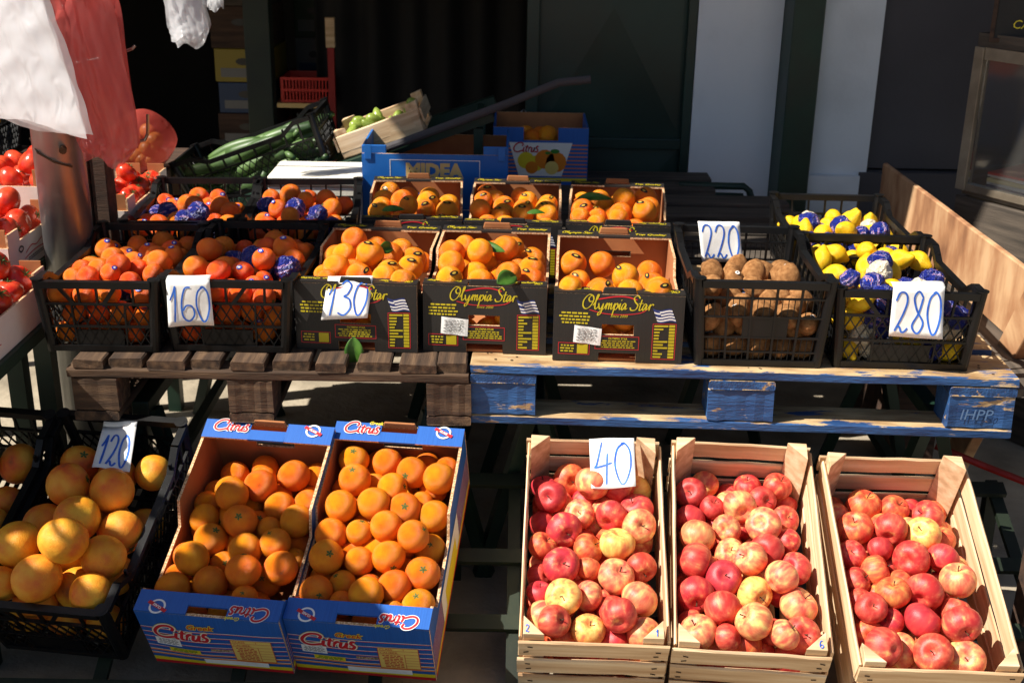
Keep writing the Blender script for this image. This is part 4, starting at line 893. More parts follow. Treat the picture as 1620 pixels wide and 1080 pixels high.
O1 = pix([(690,595,80),(605,715,85),(540,770,60),(625,640,75),(825,575,55),(795,635,65),(770,690,85),(735,750,85),(985,570,65),(940,640,85),(910,715,85),(890,770,80),(1110,580,70),(1100,640,80),(1090,690,80),(1070,745,85),(1040,795,80)], 380, 240, .2593)
O2 = [(718,403,21),(716,425,22),(717,446,22),(734,393,18),(809,392,18),(839,389,19),(844,405,22),(802,409,22),(847,420,22),(802,429,22),(758,419,21),(760,437,22),(844,438,22),(776,396,18),(800,446,18)]
O3 = pix([(730,665,85),(890,665,85),(1185,650,88),(1205,715,88),(1225,770,85),(1240,825,85),(1250,880,90),(710,830,80),(870,810,80),(1030,765,75),(1045,815,85),(1065,865,85),(890,865,85),(760,790,60),(680,880,70)], 720, 240, .2593)
O4 = pix([(910,235,65),(860,280,70),(830,315,70),(830,365,70),(1030,265,70),(985,320,80),(1160,250,65),(1140,300,70),(1290,240,55),(1275,290,70),(1130,340,70),(1010,370,60),(1260,345,75),(1230,385,60)], 380, 240, .2593)
O5 = pix([(180,235,70),(155,285,60),(130,340,70),(115,385,65),(295,290,68),(285,340,65),(430,275,62),(420,310,65),(405,365,70),(550,260,65),(545,330,75),(545,375,70),(255,380,65)], 720, 240, .2593)
O6 = pix([(735,320,65),(735,370,72),(730,415,65),(860,355,65),(865,395,65),(990,280,60),(1010,335,75),(1110,265,55),(1145,310,80),(1155,365,75),(1150,415,75),(1015,390,75),(1010,430,65),(860,440,60)], 720, 240, .2593)
for k, (bx, lst) in enumerate(zip(ob, (O1, O2, O3, O4, O5, O6))):
    olympia(olab[k], bx.loc, bx.rot, bx.W, bx.L, k in (1, 2))
    r = random.Random(110 + k); za, zb = (.152, .146) if k != 2 else (.147, .135); sd = seeds_from(bx, lst, za, zb, 1.0, .027, .033)
    P, R, ns, keep = settle(bx, sd, .0315, za, zb, seed=40 + k, keep_front=.05 if k < 3 else 0., kfx=.06)
    for i in keep:
        st = r.random() < .55 and i < ns
        fruit('orange', 'orange', bx.w(P[i]), R[i], ('black stickered orange ' if st else 'plain orange ') + og[k] + where(bx, P[i], UPS), 'orange', ('stickered ' if st else 'plain ') + 'oranges ' + og[k], r, extra='black' if st else None)
mb = [up(-.910, 2.552, .013, .266, .480, .167), up(-.630, 2.565, -.019, .284, .490, .170), up(-.862, 3.060, .068, .288, .49, .167), up(-.562, 3.085, .080, .290, .474, .167)]
ml = ['black plastic crate of mandarins standing next to the steel pole', 'black plastic crate of mandarins with the 160 card', 'black plastic crate of mandarins behind the one next to the pole', 'black plastic crate of mandarins behind the one with the 160 card']
mg = ['in the crate next to the pole', 'in the 160 card crate', 'in the crate by the timber post', 'in the crate behind the 160 card']
M1 = pix([(695,670,75),(610,740,80),(740,750,75),(650,790,65),(945,670,78),(1085,650,70),(820,735,60),(1020,730,80),(935,765,50),(550,805,60),(800,815,70)], 0, 240, .2593)
M2 = pix([(1345,590,80),(1505,580,65),(1280,660,85),(1370,710,80),(1200,745,80),(1340,785,75),(1500,750,70),(1590,750,65),(1445,640,70,'w'),(1540,670,80,'w')], 0, 240, .2593) + pix([(205,560,75),(160,620,70),(265,640,80),(295,590,60),(445,570,70),(415,620,80),(380,680,75),(150,745,75),(50,740,60),(90,675,80,'w'),(210,710,65,'w'),(310,735,80,'w')], 380, 240, .2593)
M3 = pix([(1125,305,65),(1345,310,70),(1200,335,60),(1440,330,70),(1390,375,60),(885,365,55),(985,385,70),(825,410,60),(1290,350,55),(1470,290,55),(970,305,55,'w'),(1040,340,60,'w'),(1130,385,55,'w'),(1210,395,65,'w'),(1320,400,60,'w')], 0, 240, .2593)
M4 = pix([(200,245,57),(300,275,70),(435,260,50),(410,300,55),(530,285,65),(535,330,75),(650,295,60),(105,355,65),(230,345,60),(175,385,65),(310,395,60),(150,295,65,'w'),(250,320,60,'w'),(350,355,60,'w'),(450,365,60,'w'),(540,395,60,'w')], 380, 240, .2593)
for k, (bx, lst) in enumerate(zip(mb, (M1, M2, M3, M4))):
    plastic_crate(ml[k], 'black crates of mandarins', bx.loc, bx.rot, bx.W, bx.L, bx.H)
    za, zb = (.138, .130) if k < 2 else (.156, .152)
    r = random.Random(130 + k); sd = seeds_from(bx, lst, za, zb, 1.0, .025, .031)
    P, R, ns, keep = settle(bx, sd, .0285, za, zb, seed=50 + k, taper=.014, keep_front=.07 if k < 2 else 0.)
    for i in keep:
        if (i < ns and len(lst[i]) > 3) or (i >= ns and r.random() < .02):
            fruit('wrapped_mandarin', 'wrap', bx.w(P[i]), R[i] * .98, 'blue wrapped mandarin ' + mg[k] + where(bx, P[i], UPS), 'mandarin', 'wrapped mandarins ' + mg[k], r)
        else:
            st = r.random() < .25
            fruit('mandarin', 'mandarin', bx.w(P[i]), R[i], ('blue stickered mandarin ' if st else 'plain mandarin ') + mg[k] + where(bx, P[i], UPS), 'mandarin', ('stickered ' if st else 'plain ') + 'mandarins ' + mg[k], r, extra='blue' if st else ('button' if r.random() < .4 else None))
kb = up(.545, 2.531, -.020, .297, .455, .200)
plastic_crate('black plastic grid crate of kiwis with the 220 card', None, kb.loc, kb.rot, kb.W, kb.L, kb.H, style='grid', dip=.03)
KW = pix([(390,530,58),(510,520,60),(530,565,65),(295,545,45),(205,535,42),(100,545,35),(180,570,60),(400,590,50)], 1060, 240, .3457)
r = random.Random(150); sd = seeds_from(kb, KW, .168, .160, 1.0, .024, .030); P, R, ns, keep = settle(kb, sd, .0275, .168, .160, seed=60, taper=.014, keep_front=.075)
for i in keep:
    st = r.random() < .2
    fruit('kiwi', 'kiwi', kb.w(P[i]), R[i], 'brown kiwi %s in the 220 card crate' % ('with white sticker' if st else 'without sticker') + where(kb, P[i], UPS), 'kiwi', ('stickered ' if st else 'plain ') + 'kiwis in the crate with the 220 card', r, extra='kiwi' if st else None)
lb = [up(.860, 2.531, -.036, .314, .455, .183), up(.880, 3.000, -.020, .310, .450, .173)]
LM1 = pix([(830,510,65,'w'),(960,560,75,'q'),(1085,580,50,'w'),(1195,585,60,'w'),(820,590,40,'w'),(920,610,55,'w'),(1310,600,45,'w'),(1030,510,55),(765,600,38),(1000,605,50),(670,525,38),(1130,610,45,'q'),(900,540,40)], 1060, 240, .3457)
LM2 = pix([(525,300,42),(620,325,45),(835,295,50),(705,345,45),(805,355,48),(925,335,40),(655,290,70,'w'),(640,360,45,'w'),(790,320,55,'w'),(725,370,40,'w'),(875,350,35,'w'),(960,360,45,'w'),(560,330,38,'w'),(890,375,40)], 1060, 240, .3457)
ll = ['black plastic crate of lemons with the 280 card', 'black plastic crate of lemons behind the one with the 280 card']
lg = ['in the 280 card crate', 'in the crate behind the 280 card']
for k, (bx, lst) in enumerate(zip(lb, (LM1, LM2))):
    plastic_crate(ll[k], 'black crates of lemons', bx.loc, bx.rot, bx.W, bx.L, bx.H)
    za, zb = ((.168, .162), (.166, .162))[k]
    r = random.Random(160 + k); sd = seeds_from(bx, lst, za, zb, 1.0, .022, .029); P, R, ns, keep = settle(bx, sd, .0265, za, zb, seed=70 + k, taper=.014, keep_front=.07 if k == 0 else 0.)
    for i in keep:
        c = lst[i][3] if i < ns and len(lst[i]) > 3 else (('w' if r.random() < .5 else 'q') if i >= ns and r.random() < .35 else '')
        if c == 'w': fruit('wrapped_lemon', 'wrap', bx.w(P[i]), R[i], 'blue wrapped lemon ' + lg[k] + where(bx, P[i], UPS), 'lemon', 'blue wrapped lemons ' + lg[k], r)
        elif c == 'q': fruit('wrapped_lemon', 'wrap_pale', bx.w(P[i]), R[i], 'pale tissue wrapped lemon ' + lg[k] + where(bx, P[i], UPS), 'lemon', 'pale wrapped lemons ' + lg[k], r)
        else: fruit('lemon', 'lemon', bx.w(P[i]), R[i] * .95, 'bare yellow lemon ' + lg[k] + where(bx, P[i], UPS), 'lemon', 'lemons ' + lg[k], r)
# leaves on the oranges
def leaf(label, p, yaw, pitch, ln, wd, curl=.25):
    def f(u, v):
        s = math.sin(math.pi * u ** .85) ** .8 * wd / 2; w = (v - .5) * 2
        return ((u - .5) * ln, w * s, abs(w) * s * .35 - curl * ln * (u - .5) ** 2)
    o = MB().grid(f, 14, 6).build('citrus_leaf', 'leaf', None, tuple(p), (pitch, 0, yaw), smooth=True, solid=.0008); tag(o, label, 'leaf', 'green leaves among the oranges'); return o
for (bi, px, py, dz, yaw, pitch, ln, wd, lb_) in ((5, 940, 313, .176, .1, .5, .10, .034, 'green leaf on the oranges in the rear box beside the empty pallet'), (1, 772, 393, .184, -.3, .5, .085, .036, 'large green leaf lying at the back of the box beside the 130 card box'),
        (1, 803, 440, .178, 1.0, .7, .075, .040, 'pale green leaf standing at the front of the box beside the 130 card box'), (0, 612, 392, .18, 1.2, .9, .075, .03, 'green leaf tucked between oranges in the box with the 130 card'),
        (3, 622, 331, .176, .2, .5, .06, .024, 'small green leaf on the oranges behind the box with the 130 card'), (4, 848, 336, .176, .1, .5, .05, .018, 'dark green leaf on the oranges in the middle rear box')):
    bx = ob[bi]; p = bx.local(px, py, dz, dz); leaf(lb_, bx.w(p), yaw, pitch, ln, wd)
p = ob[0].onfront(560, 558, -.008); leaf('green leaf hanging out of the bottom of the box with the 130 card', p, math.pi / 2 + .1, 0, .075, .042).rotation_euler = (math.pi / 2, math.pi / 2, .1)

# ------------------------------------------------------------------ price cards
def card(txt, label, pts, h=.70, sp=.56, x0=.08, y0=.14, lip=None):
    A, B, C_, D = [Vector(p) for p in pts]     # TL TR BR BL in world
    base = (C_ + D) / 2; n = (B - A).cross(D - A).normalized()
    if n.dot(Vector(CAM) - A) < 0: n = -n
    t = thing('price_card', label, 'price card', 'handwritten price cards', tuple(base)); w = (B - A).length; hh = (D - A).length; r = random.Random(txt)
    ph = r.uniform(0, 6)
    def f(u, v, o=0.):
        p = (D * (1 - u) + C_ * u) * (1 - v) + (A * (1 - u) + B * u) * v
        return p - base + n * (o + .010 * math.sin(2.6 * u + ph) * (1 - v) ** 1.5 + .006 * max(0, u + (1 - v) - 1.45)  + .002 * math.sin(u * 6 + v * 2 + ph))
    b = MB(); b.grid(lambda u, v: f(u, v), 10, 8)
    if lip is not None: b.grid(lambda u, v: f(u, 1) + Vector(lip) * v + Vector((0, 0, .004 * math.sin(v * 3.14))), 10, 3)
    b.build('paper', 'paper', t, smooth=True, solid=.0006)
    asp = w / hh; ink = MB(); ribbon(ink, numerals(txt, x0 * asp, y0, h, (1 - 2 * x0) * asp), .036, lambda u, v, o: f(u / asp, v, o), .0012)
    ink.build('price_numerals', 'ink', t)
def on(bx, q, yt, yb): return [bx.onfront(*q[0], yt), bx.onfront(*q[1], yt), bx.onfront(*q[2], yb), bx.onfront(*q[3], yb)]
card('160', 'handwritten 160 price card hanging on the mandarin crate', on(mb[1], ((262, 444), (331, 443), (338, 516), (268, 516)), -.014, -.014), .78, .50, .06, .10, (0, .03, .002))
card('130', 'handwritten 130 price card leaning on the black orange box', on(ob[0], ((519, 437), (590, 436), (581, 503), (508, 506)), .006, -.022), .80, .50, .08, .09)
card('220', 'handwritten 220 price card on the kiwi crate', on(kb, ((1104, 350), (1170, 351), (1175, 415), (1111, 415)), kb.L - .024, kb.L - .04), .82, .46, .06, .1)
card('280', 'handwritten 280 price card hanging on the lemon crate', on(lb[0], ((1413, 454), (1495, 453), (1489, 534), (1408, 534)), -.016, -.020), .82, .47, .06, .09, (0, .03, .002))
card('120', 'handwritten 120 price card on the grapefruit crate', on(gfb[0], ((163, 674), (216, 675), (205, 746), (148, 744)), gfb[0].L - .020, gfb[0].L - .150), .72, .50, .12, .08, (0, .028, .016))
card('40', 'handwritten 40 price card at the back of the apple crate', on(apb[0], ((932, 694), (1003, 692), (1006, 769), (935, 771)), apb[0].L - .016, apb[0].L - .125), .84, .50, .10, .08)

# ------------------------------------------------------------------ plastic bags
def bag(name, label, cat_m, outline, n_sheets, Y, seed, group, dy=.012, amp=.012, nu=44, nv=52, turn=0.):
    """outline: rows (z, x_left, x_right) from top to bottom"""
    r = random.Random(seed); zs = [q[0] for q in outline]; t = thing(name, label, 'bag', group, (sum(q[1] + q[2] for q in outline) / 2 / len(outline), Y, min(zs)))
    ox, oz = t.location.x, t.location.z
    def lerp(v):
        f = v * (len(outline) - 1); i = min(int(f), len(outline) - 2); f -= i; a, b = outline[i], outline[i + 1]; return [a[k] + (b[k] - a[k]) * f for k in range(3)]
    for k in range(n_sheets):
        ph = [r.uniform(0, 6.28) for _ in range(6)]; sh = r.uniform(-.010, .010); dz = r.uniform(-.014, .014)
        def f(u, v):
            z, x0, x1 = lerp(v); x = x0 + (x1 - x0) * u + sh * v
            g = (1 - .45 * v)
            y = amp * g * math.sin(u * 5 + ph[0] + 1.2 * v) + amp * .8 * math.sin(u * 11 + ph[1] - 2 * v) * (1 - v) ** 1.5 + amp * .5 * math.sin(v * 7 + ph[2] + u * 3)
            for (a1, a2, a3) in ((19, 31, .006), (-27, 23, .005), (37, -17, .0035), (9, 47, .004)): y += a3 * abs(math.sin(u * a1 * .5 + v * a2 * .5 + ph[3] * a1))
            return (x - ox, y + k * dy - .03 * v * v - turn * (x - ox), z - oz + dz * v + .008 * math.sin(u * 8 + ph[4]) * v)
        MB().grid(f, nu, nv).build('sheet', cat_m, t, smooth=True)
    return t
bag('plastic_bag_bundle', 'bundle of white plastic carrier bags hanging in front of the steel pole', 'white_bag', [(1.56, -1.13, -1.06), (1.42, -1.22, -1.015), (1.32, -1.28, -.985), (1.20, -1.30, -.945), (1.075, -1.31, -.905)], 3, 2.74, 1, None, dy=.016, turn=.75)
bag('plastic_bag_bundle', 'bundle of red plastic carrier bags hanging from the steel pole', 'red_bag', [(1.56, -1.02, -.97), (1.42, -1.06, -.92), (1.32, -1.085, -.893), (1.16, -1.06, -.878), (1.02, -1.035, -.862), (.975, -1.015, -.90)], 3, 2.85, 2, None, dy=.018, amp=.018, turn=.45)
bag('plastic_bag_bundle', 'small bundle of white plastic bags hanging far behind the steel pole', 'white_bag', [(1.60, -.96, -.93), (1.30, -1.005, -.91), (1.19, -.995, -.885), (1.15, -.975, -.90)], 5, 3.6, 3, None, dy=.012, nu=18, nv=16)
bag('plastic_bag_bundle', 'tiny white plastic bag bundle beside the small white bundle', 'white_bag', [(1.60, -.88, -.86), (1.30, -.892, -.842), (1.235, -.89, -.845)], 3, 3.62, 4, None, dy=.012, nu=14, nv=12)
hr = thing('hanging_rail', 'thin steel rail above the stall that carries the white bags', 'rail', loc=(-1.2, 3.6, 1.60)); MB().tube([(-.8, 0, 0), (.45, 0, 0)], .006, 8).build('rod', 'wire', hr)
for x in (-.6, .3): MB().tube([(x, 0, 0), (x, 0, 1.40)], .003, 6).build('hanger_wire', 'wire', hr)

# ------------------------------------------------------------------ tomato stall
ts = thing('tomato_stand', 'dark green stepped stand under the tomato trays', 'stand', loc=(-1.5, 2.9, 0))
steps = ((-.20, .42, -.70, -.14, .622), (-.10, .32, -.13, .205, .688), (-.10, .32, .21, .525, .758), (.323, .462, .325, .74, .662))
for x0, x1, y0, y1, z in steps:
    MB().box(x0, x1, y0, y1, z - .03, z).build('shelf', 'green_metal', ts, bevel=.003)
    for x in (x0 + .03, x1 - .03):
        for y in (y0 + .03, y1 - .03): MB().box(x - .02, x + .02, y - .02, y + .02, 0, z - .031).build('leg', 'green_metal', ts)
def tray(label, x0, x1, y0, y1, zb, H, fruits, seed, r0=.037):
    t = thing('tomato_tray', label, 'tray', 'white cardboard tomato trays', ((x0 + x1) / 2, y0, zb)); W = x1 - x0; L = y1 - y0; th = .005; mm = ['white_card', 'white_card', 'card_edge']
    fF = lambda u, v, o: (u, -o, v)
    b = MB(); wall_holes(b, -W / 2, W / 2, 0, H * .72, [], fF, th, 0, 1, 2); b.build('front_wall', mm, t)
    b = MB(); wall_holes(b, -W / 2, W / 2, 0, H * .72, [], lambda u, v, o: (u, L + o, v), th, 0, 1, 2); b.build('back_wall', mm, t)
    for s in (-1, 1):
        MB().prism([(th, 0), (L - th, 0), (L - th, H), (L - .07, H), (L - .075, H * .72), (.075, H * .72), (.07, H), (th, H)], lambda p: (s * W / 2, p[0], p[1]), lambda p: (s * (W / 2 - th), p[0], p[1]), 0, (1, 2)).build('side_wall', mm, t)
    for sy in (0, 1):
        for s in (-1, 1):
            a = s * (W / 2 - th - .0005); c = s * (W / 2 - .055); y = th + .0005 if sy == 0 else L - th - .0005; y2 = y + (.004 if sy == 0 else -.004)
            MB().box(min(a, c), max(a, c), min(y, y2), max(y, y2), .006, H + .012).build('corner_flap', ['brown_card'], t)
    MB().box(-W / 2 + th, W / 2 - th, th, L - th, .0005, H * .72 - r0 * .78).build('base', 'white_card', t)
    fs = lambda u, v, o: (W / 2 + o, u, v); b = MB()
    ribbon(b, [[(.10, .040), (.14, .050), (.17, .044), (.21, .052)]], .0025, fs, .0008); b.build('red_print', 'p_red', t); b = MB(); ribbon(b, [[(.09, .028), (.16, .034), (.24, .030)]], .0025, fs, .0008); b.build('red_print', 'p_red', t)
    b = MB(); ribbon(b, [[(.06, .058), (.075, .064), (.09, .056), (.075, .050), (.062, .057)]], .004, fs, .0008); b.build('black_logo', 'sticker', t); b = MB(); scribble(b, .10, .22, .016, .026, 2, fs, .0008, 0, random.Random(2)); b.build('small_print', 'sticker', t)['kind'] = 'stuff'
    bx = Box((x0 + x1) / 2, y0, zb, 0, 0, W, L, H); r = random.Random(seed); st = np.random.RandomState(seed); sd = []
    nx, ny = max(2, int((W - .015) / (2 * r0) + .3)), max(2, int((L - .015) / (2 * r0 * .92) + .2)); ex = (W - .016 - 2 * r0) / (nx - 1); ey = (L - .016 - 2 * r0) / (ny - 1)
    for j in range(ny):
        for i in range(nx): sd.append(((-W / 2 + .008 + r0 + i * ex + st.uniform(-.005, .005), .008 + r0 + j * ey + st.uniform(-.005, .005), H * .72 + st.uniform(-.012, .008)), r0 * st.uniform(.86, 1.05)))
    for j in range(ny - 1):
        for i in range(nx - 1):
            if st.rand() < .62: sd.append(((-W / 2 + .008 + r0 + (i + .5) * ex, .008 + r0 + (j + .5) * ey, H * .72 + r0 * 1.15), r0 * st.uniform(.88, 1.08)))
    P, R, ns, keep = settle0(bx, sd, r0, H * .72, H * .72, seed=seed, its=120, floor=H * .72 - r0 * .75)
    for i in keep:
        if i >= ns: continue
        q = (Quaternion((1, 0, 0), r.gauss(0, .5)) @ Quaternion((0, 1, 0), r.gauss(0, .6)) @ Quaternion((0, 0, 1), r.uniform(0, 6)))
        fruit('tomato', 'tomato', bx.w(P[i]), R[i], 'red tomato ' + fruits + where(bx, P[i], ('far side', 'mandarin side')), 'tomato', 'tomatoes ' + fruits, r, q, 'calyx' if r.random() < .8 else None)
tray('white printed tray of tomatoes jutting out in front of the steel pole', -1.47, -1.092, 2.22, 2.745, .6235, .12, 'in the tray in front of the steel pole', 1)
tray('white tray of tomatoes one step above the front tray', -1.59, -1.19, 2.785, 3.095, .6895, .11, 'in the tray one step up', 2, .036)
tray('white tray of tomatoes topmost on the stepped stand', -1.59, -1.19, 3.115, 3.420, .7595, .11, 'in the tray two steps up', 3, .036)
tray('narrow white tray of tomatoes between timber post and mandarin crates', -1.176, -1.044, 3.235, 3.635, .6635, .115, 'in the narrow tray behind the timber post', 5, .030)
# a black crate of lemons at the end of the tomato stall
eb = up(-1.86, 3.85, .05, .34, .40, .19); eb.o[2] = .70; eb.loc = tuple(eb.o)
plastic_crate('black plastic crate holding a few lemons at the end of the tomato stand', None, eb.loc, eb.rot, .34, .40, .19)
r = random.Random(5)
for i in range(9): fruit('lemon', 'lemon', eb.w((-.10 + .1 * (i % 3), .07 + .1 * (i // 3), .13)), .03, 'lemon in the far black crate at the end of the tomato stand', 'lemon', 'lemons in the far black crate', r)
tb_ = thing('support_table', 'dark table behind the tomato stand', 'table', loc=(-1.55, 4.05, 0))
MB().box(-.55, .42, -.25, .25, .665, .698).build('table_top', 'dark_wood', tb_)
for x in (-.5, .37):
    for y in (-.2, .2): MB().box(x - .02, x + .02, y - .02, y + .02, 0, .664).build('leg', 'dark_wood', tb_)
# red net sack of onions
sk = thing('net_sack', 'red net sack of onions behind the tomato trays', 'sack', loc=(-1.195, 3.93, .699))
def fsk(v):
    k = wob(v, 2.1, .12); z = v.z; return Vector((v.x * .115 * k * (1 - .25 * max(0, z)), v.y * .095 * k, .10 + (z * .100 if z < 0 else z * .10) * k))
ico('net', fsk, 28, 20).build('net', 'net', sk, smooth=True)
r = random.Random(8)
for i in range(16):
    a = r.uniform(0, 6.28); h = r.uniform(.035, .125); q = .052 * (1 - .3 * h / .13)
    fruit('onion', 'onion', (-1.195 + q * math.cos(a), 3.93 + q * math.sin(a) * .85, .699 + h), .026, 'yellow onion inside the red net sack', 'onion', 'onions in the net sack', r)

# ------------------------------------------------------------------ rear sloping stand: zucchini and peppers
SL = math.radians(20); u3 = Vector((math.cos(SL), 0, math.sin(SL))); A0 = Vector((-1.06, 3.97, .53))
rs = thing('sloping_stand', 'green steel stand sloping up behind the black boxes', 'stand', loc=tuple(A0))
for y in (0, .30): MB().bar(Vector((-.02, y, 0)), u3 * 1.05 + Vector((0, y, 0)), .03, .045, (0, 1, 0)).build('rail', 'green_metal', rs)
MB().tube([u3 * .62 + Vector((0, -.04, .02)), u3 * 1.10 + Vector((0, -.04, .03)), u3 * 1.27 + Vector((0, -.04, .040)), u3 * 1.27 + Vector((.10, -.04, .052))], .013, 10).build('pole', 'grey_wall', rs)
for s in (.05, 1.0):
    for y in (0, .30): p = u3 * s + Vector((0, y, -.023)); MB().bar(p, Vector((p.x, p.y, -.53)), .03, .03, (0, 1, 0)).build('leg', 'green_metal', rs)
for s in (.05, .5, 1.0): p = u3 * s; MB().bar(p + Vector((0, .016, 0)), p + Vector((0, .284, 0)), .02, .02).build('cross_bar', 'green_metal', rs)
def sbox(s, yy, W, L, H):      # container on the slope: local y runs up the slope
    bx = Box(0, 0, 0, 0, 0, W, L, H); X = np.array([0, 1., 0]); Yv = np.array(u3); Zv = np.cross(X, Yv)
    if Zv[2] < 0: X = -X; Zv = -Zv
    bx.R = np.stack([X, Yv, Zv], 1); p = A0 + u3 * s; bx.o = np.array([p.x, p.y + yy, p.z]) + Zv * .0245; bx.loc = tuple(bx.o)
    bx.rot = tuple(Matrix(bx.R.tolist()).to_euler()); return bx
zb_ = sbox(.0, .15, .30, .50, .17)
plastic_crate('black plastic crate of zucchini on the sloping stand', None, zb_.loc, zb_.rot, .30, .50, .17)
def zuc_mesh(s):
    r = random.Random(s); b = MB(); pts = []; rs_ = []
    for i in range(9): t = i / 8; pts.append((-.11 + .22 * t, .012 * math.sin(3 * t + s), .006 * math.sin(2 * t))); rs_.append(.022 * (math.sin(math.pi * (.08 + .84 * t)) ** .35) * (.9 + .2 * t))
    b.tube(pts, rs_, 12); b.tube([(.11, .012 * math.sin(3 + s), .005), (.135, .012, .006)], .010, 6); return b.mesh('zucchini', 'zucchini', True)
ZM = [zuc_mesh(i) for i in range(3)]; r = random.Random(14)
for i in range(26):
    lay = i // 9; p = zb_.w((-.10 + .1 * (i % 3) + r.uniform(-.02, .02), .13 + .12 * ((i // 3) % 3) + r.uniform(-.02, .02), .03 + .042 * lay)); q = Matrix(zb_.R.tolist()).to_quaternion() @ Quaternion((0, 0, 1), math.pi / 2 + r.uniform(-.35, .35)) @ Quaternion((1, 0, 0), r.uniform(0, 6))
    o = add('zucchini', ZM[i % 3], None, tuple(p), q, r.uniform(.9, 1.1)); tag(o, 'green zucchini in the black crate on the sloping stand', 'zucchini', 'zucchini in the sloping crate')
pbx = sbox(.535, .15, .26, .30, .085)
wood_crate('pale wooden crate of light green peppers on the sloping stand', pbx.loc, pbx.rot, .26, .30, .085, ('', ''), seed=3, group=None)
def f_pepper(s): return lambda v: Vector((v.x * .62 * (1.1 - .35 * v.z) * wob(v, s, .12), v.y * .62 * (1.1 - .35 * v.z) * wob(v, s, .12), v.z * 1.2))
fmesh('pepper', 'pepper', f_pepper)
for i in range(18):
    fruit('pepper', 'pepper', pbx.w((-.075 + .075 * (i % 3) + r.uniform(-.015, .015), .055 + .065 * ((i // 3) % 4) + r.uniform(-.012, .012), .035 + .03 * (i // 9))), .028, 'light green pepper in the wooden crate on the sloping stand', 'pepper', 'peppers in the sloping crate', r)
# ------------------------------------------------------------------ boxes behind the rows
fo = thing('foam_box', 'white foam box with lid between the mandarins and the blue MIDEA box', 'box', loc=(-.60, 3.70, DECK - .144))
MB().box(-.15, .13, -.06, .20, .0, .268).build('body', 'foam', fo, bevel=.006); MB().box(-.155, .135, -.065, .205, .269, .290).build('lid', 'foam', fo, bevel=.008)
md = thing('fruit_carton', 'empty blue MIDEA cardboard tray behind the black orange boxes', 'box', loc=(-.245, 3.715, DECK + .001))
W = .446; mm = ['midblue', 'brown_card', 'card_edge']; th = .006
fM = lambda u, v, o: (u, -o, v)
b = MB(); wall_holes(b, -W / 2, W / 2, 0, .213, [], fM, th, 0, 1, 2); b.build('front_wall', mm, md)
b = MB(); wall_holes(b, -W / 2, W / 2, 0, .213, [], lambda u, v, o: (u, .32 + o, v), th, 0, 1, 2); b.build('back_wall', mm, md)
for s in (-1, 1):
    MB().box(min(s * W / 2, s * (W / 2 - th)), max(s * W / 2, s * (W / 2 - th)), th, .32 - th, 0, .235).build('side_wall', mm, md)
    a, c = s * (W / 2 - .001), s * (W / 2 - .075); MB().box(min(a, c), max(a, c), .0065, .012, .10, .238).build('corner_flap', mm, md, bevel=.003)
    a, c = s * (W / 2 - .008), s * (W / 2 - .030); MB().box(min(a, c), max(a, c), -.004, -.0005, .196, .240).build('corner_tab', mm, md, bevel=.001)
MB().box(-W / 2 + th, W / 2 - th, th, .32 - th, .001, .006).build('base', 'brown_card', md)
b = MB(); text(b, 'MIDEA', .060, fM, .001, -.003, .142, align='CENTER', bold=.0035, sx=.98); b.build('lettering', 'p_cream', md)
b = MB(); frame(b, -.138, .138, .04, .196, .002, fM, .0008); b.build('printed_frame', 'p_white', md)
cp = thing('fruit_carton', 'blue striped Citrus carton with a fruit picture in front of the green door', 'box', loc=(.088, 4.25, DECK + .001)); W = .33; H = .20
fM = lambda u, v, o: (u, -o, v)
mm = ['blue_print', 'brown_card', 'card_edge']
b = MB(); wall_holes(b, -W / 2, W / 2, 0, H, [(-.06, .06, .155, H)], fM, th, 0, 1, 2); b.build('front_wall', mm, cp)
b = MB(); wall_holes(b, -W / 2, W / 2, 0, H, [], lambda u, v, o: (u, .30 + o, v), th, 0, 1, 2); b.build('back_wall', mm, cp)
for s in (-1, 1): MB().box(min(s * W / 2, s * (W / 2 - th)), max(s * W / 2, s * (W / 2 - th)), th, .30 - th, 0, H).build('side_wall', mm, cp)
MB().box(-W / 2 + th, W / 2 - th, th, .30 - th, .001, .006).build('base', 'brown_card', cp)
b = MB()
for i in range(9): rect(b, -W / 2 + .002, W / 2 - .002, .03 + i * .0135, .034 + i * .0135, fM, .0006, 0); 
rect(b, -W / 2 + .002, W / 2 - .002, .012, .024, fM, .0006, 1); b.build('printed_stripes', ['p_orange', 'p_lemon'], cp)
b = MB(); b.poly([fM(-.11, .148, .001), fM(-.075, .03, .001), (.075, -.001, .03), (.11, -.001, .148)], 0)
for (x, z, rr, mi, q) in ((-.05, .085, .030, 2, 12), (-.015, .075, .028, 2, 14), (.015, .09, .034, 1, 16), (.055, .08, .036, 1, 16), (.04, .06, .024, 3, 17), (-.03, .06, .022, 1, 15), (.05, .118, .016, 4, 18), (.025, .112, .010, 4, 19)):
    b.poly([fM(x + rr * math.cos(a), z + rr * math.sin(a) * (.5 if mi == 4 else 1), q * .0001 + .0002) for a in np.linspace(0, 6.1, 14)], mi)
ribbon(b, fit(CIT, -.095, .115, .085, .15), .0045, fM, .0022, 5); b.build('fruit_picture', ['p_white', 'p_orange', 'p_lemon', 'p_paleyellow', 'p_green', 'p_red'], cp)
r = random.Random(3)
for i, (x, y, z) in enumerate(((-.03, .06, .15), (.025, .055, .165), (.06, .10, .14), (-.08, .10, .14), (0, .12, .15), (.09, .16, .14), (-.05, .18, .14))):
    fruit('orange', 'orange', (.088 + x, 4.25 + y, DECK + z), .034, 'orange in the striped carton in front of the green door', 'orange', 'oranges in the striped carton', r)
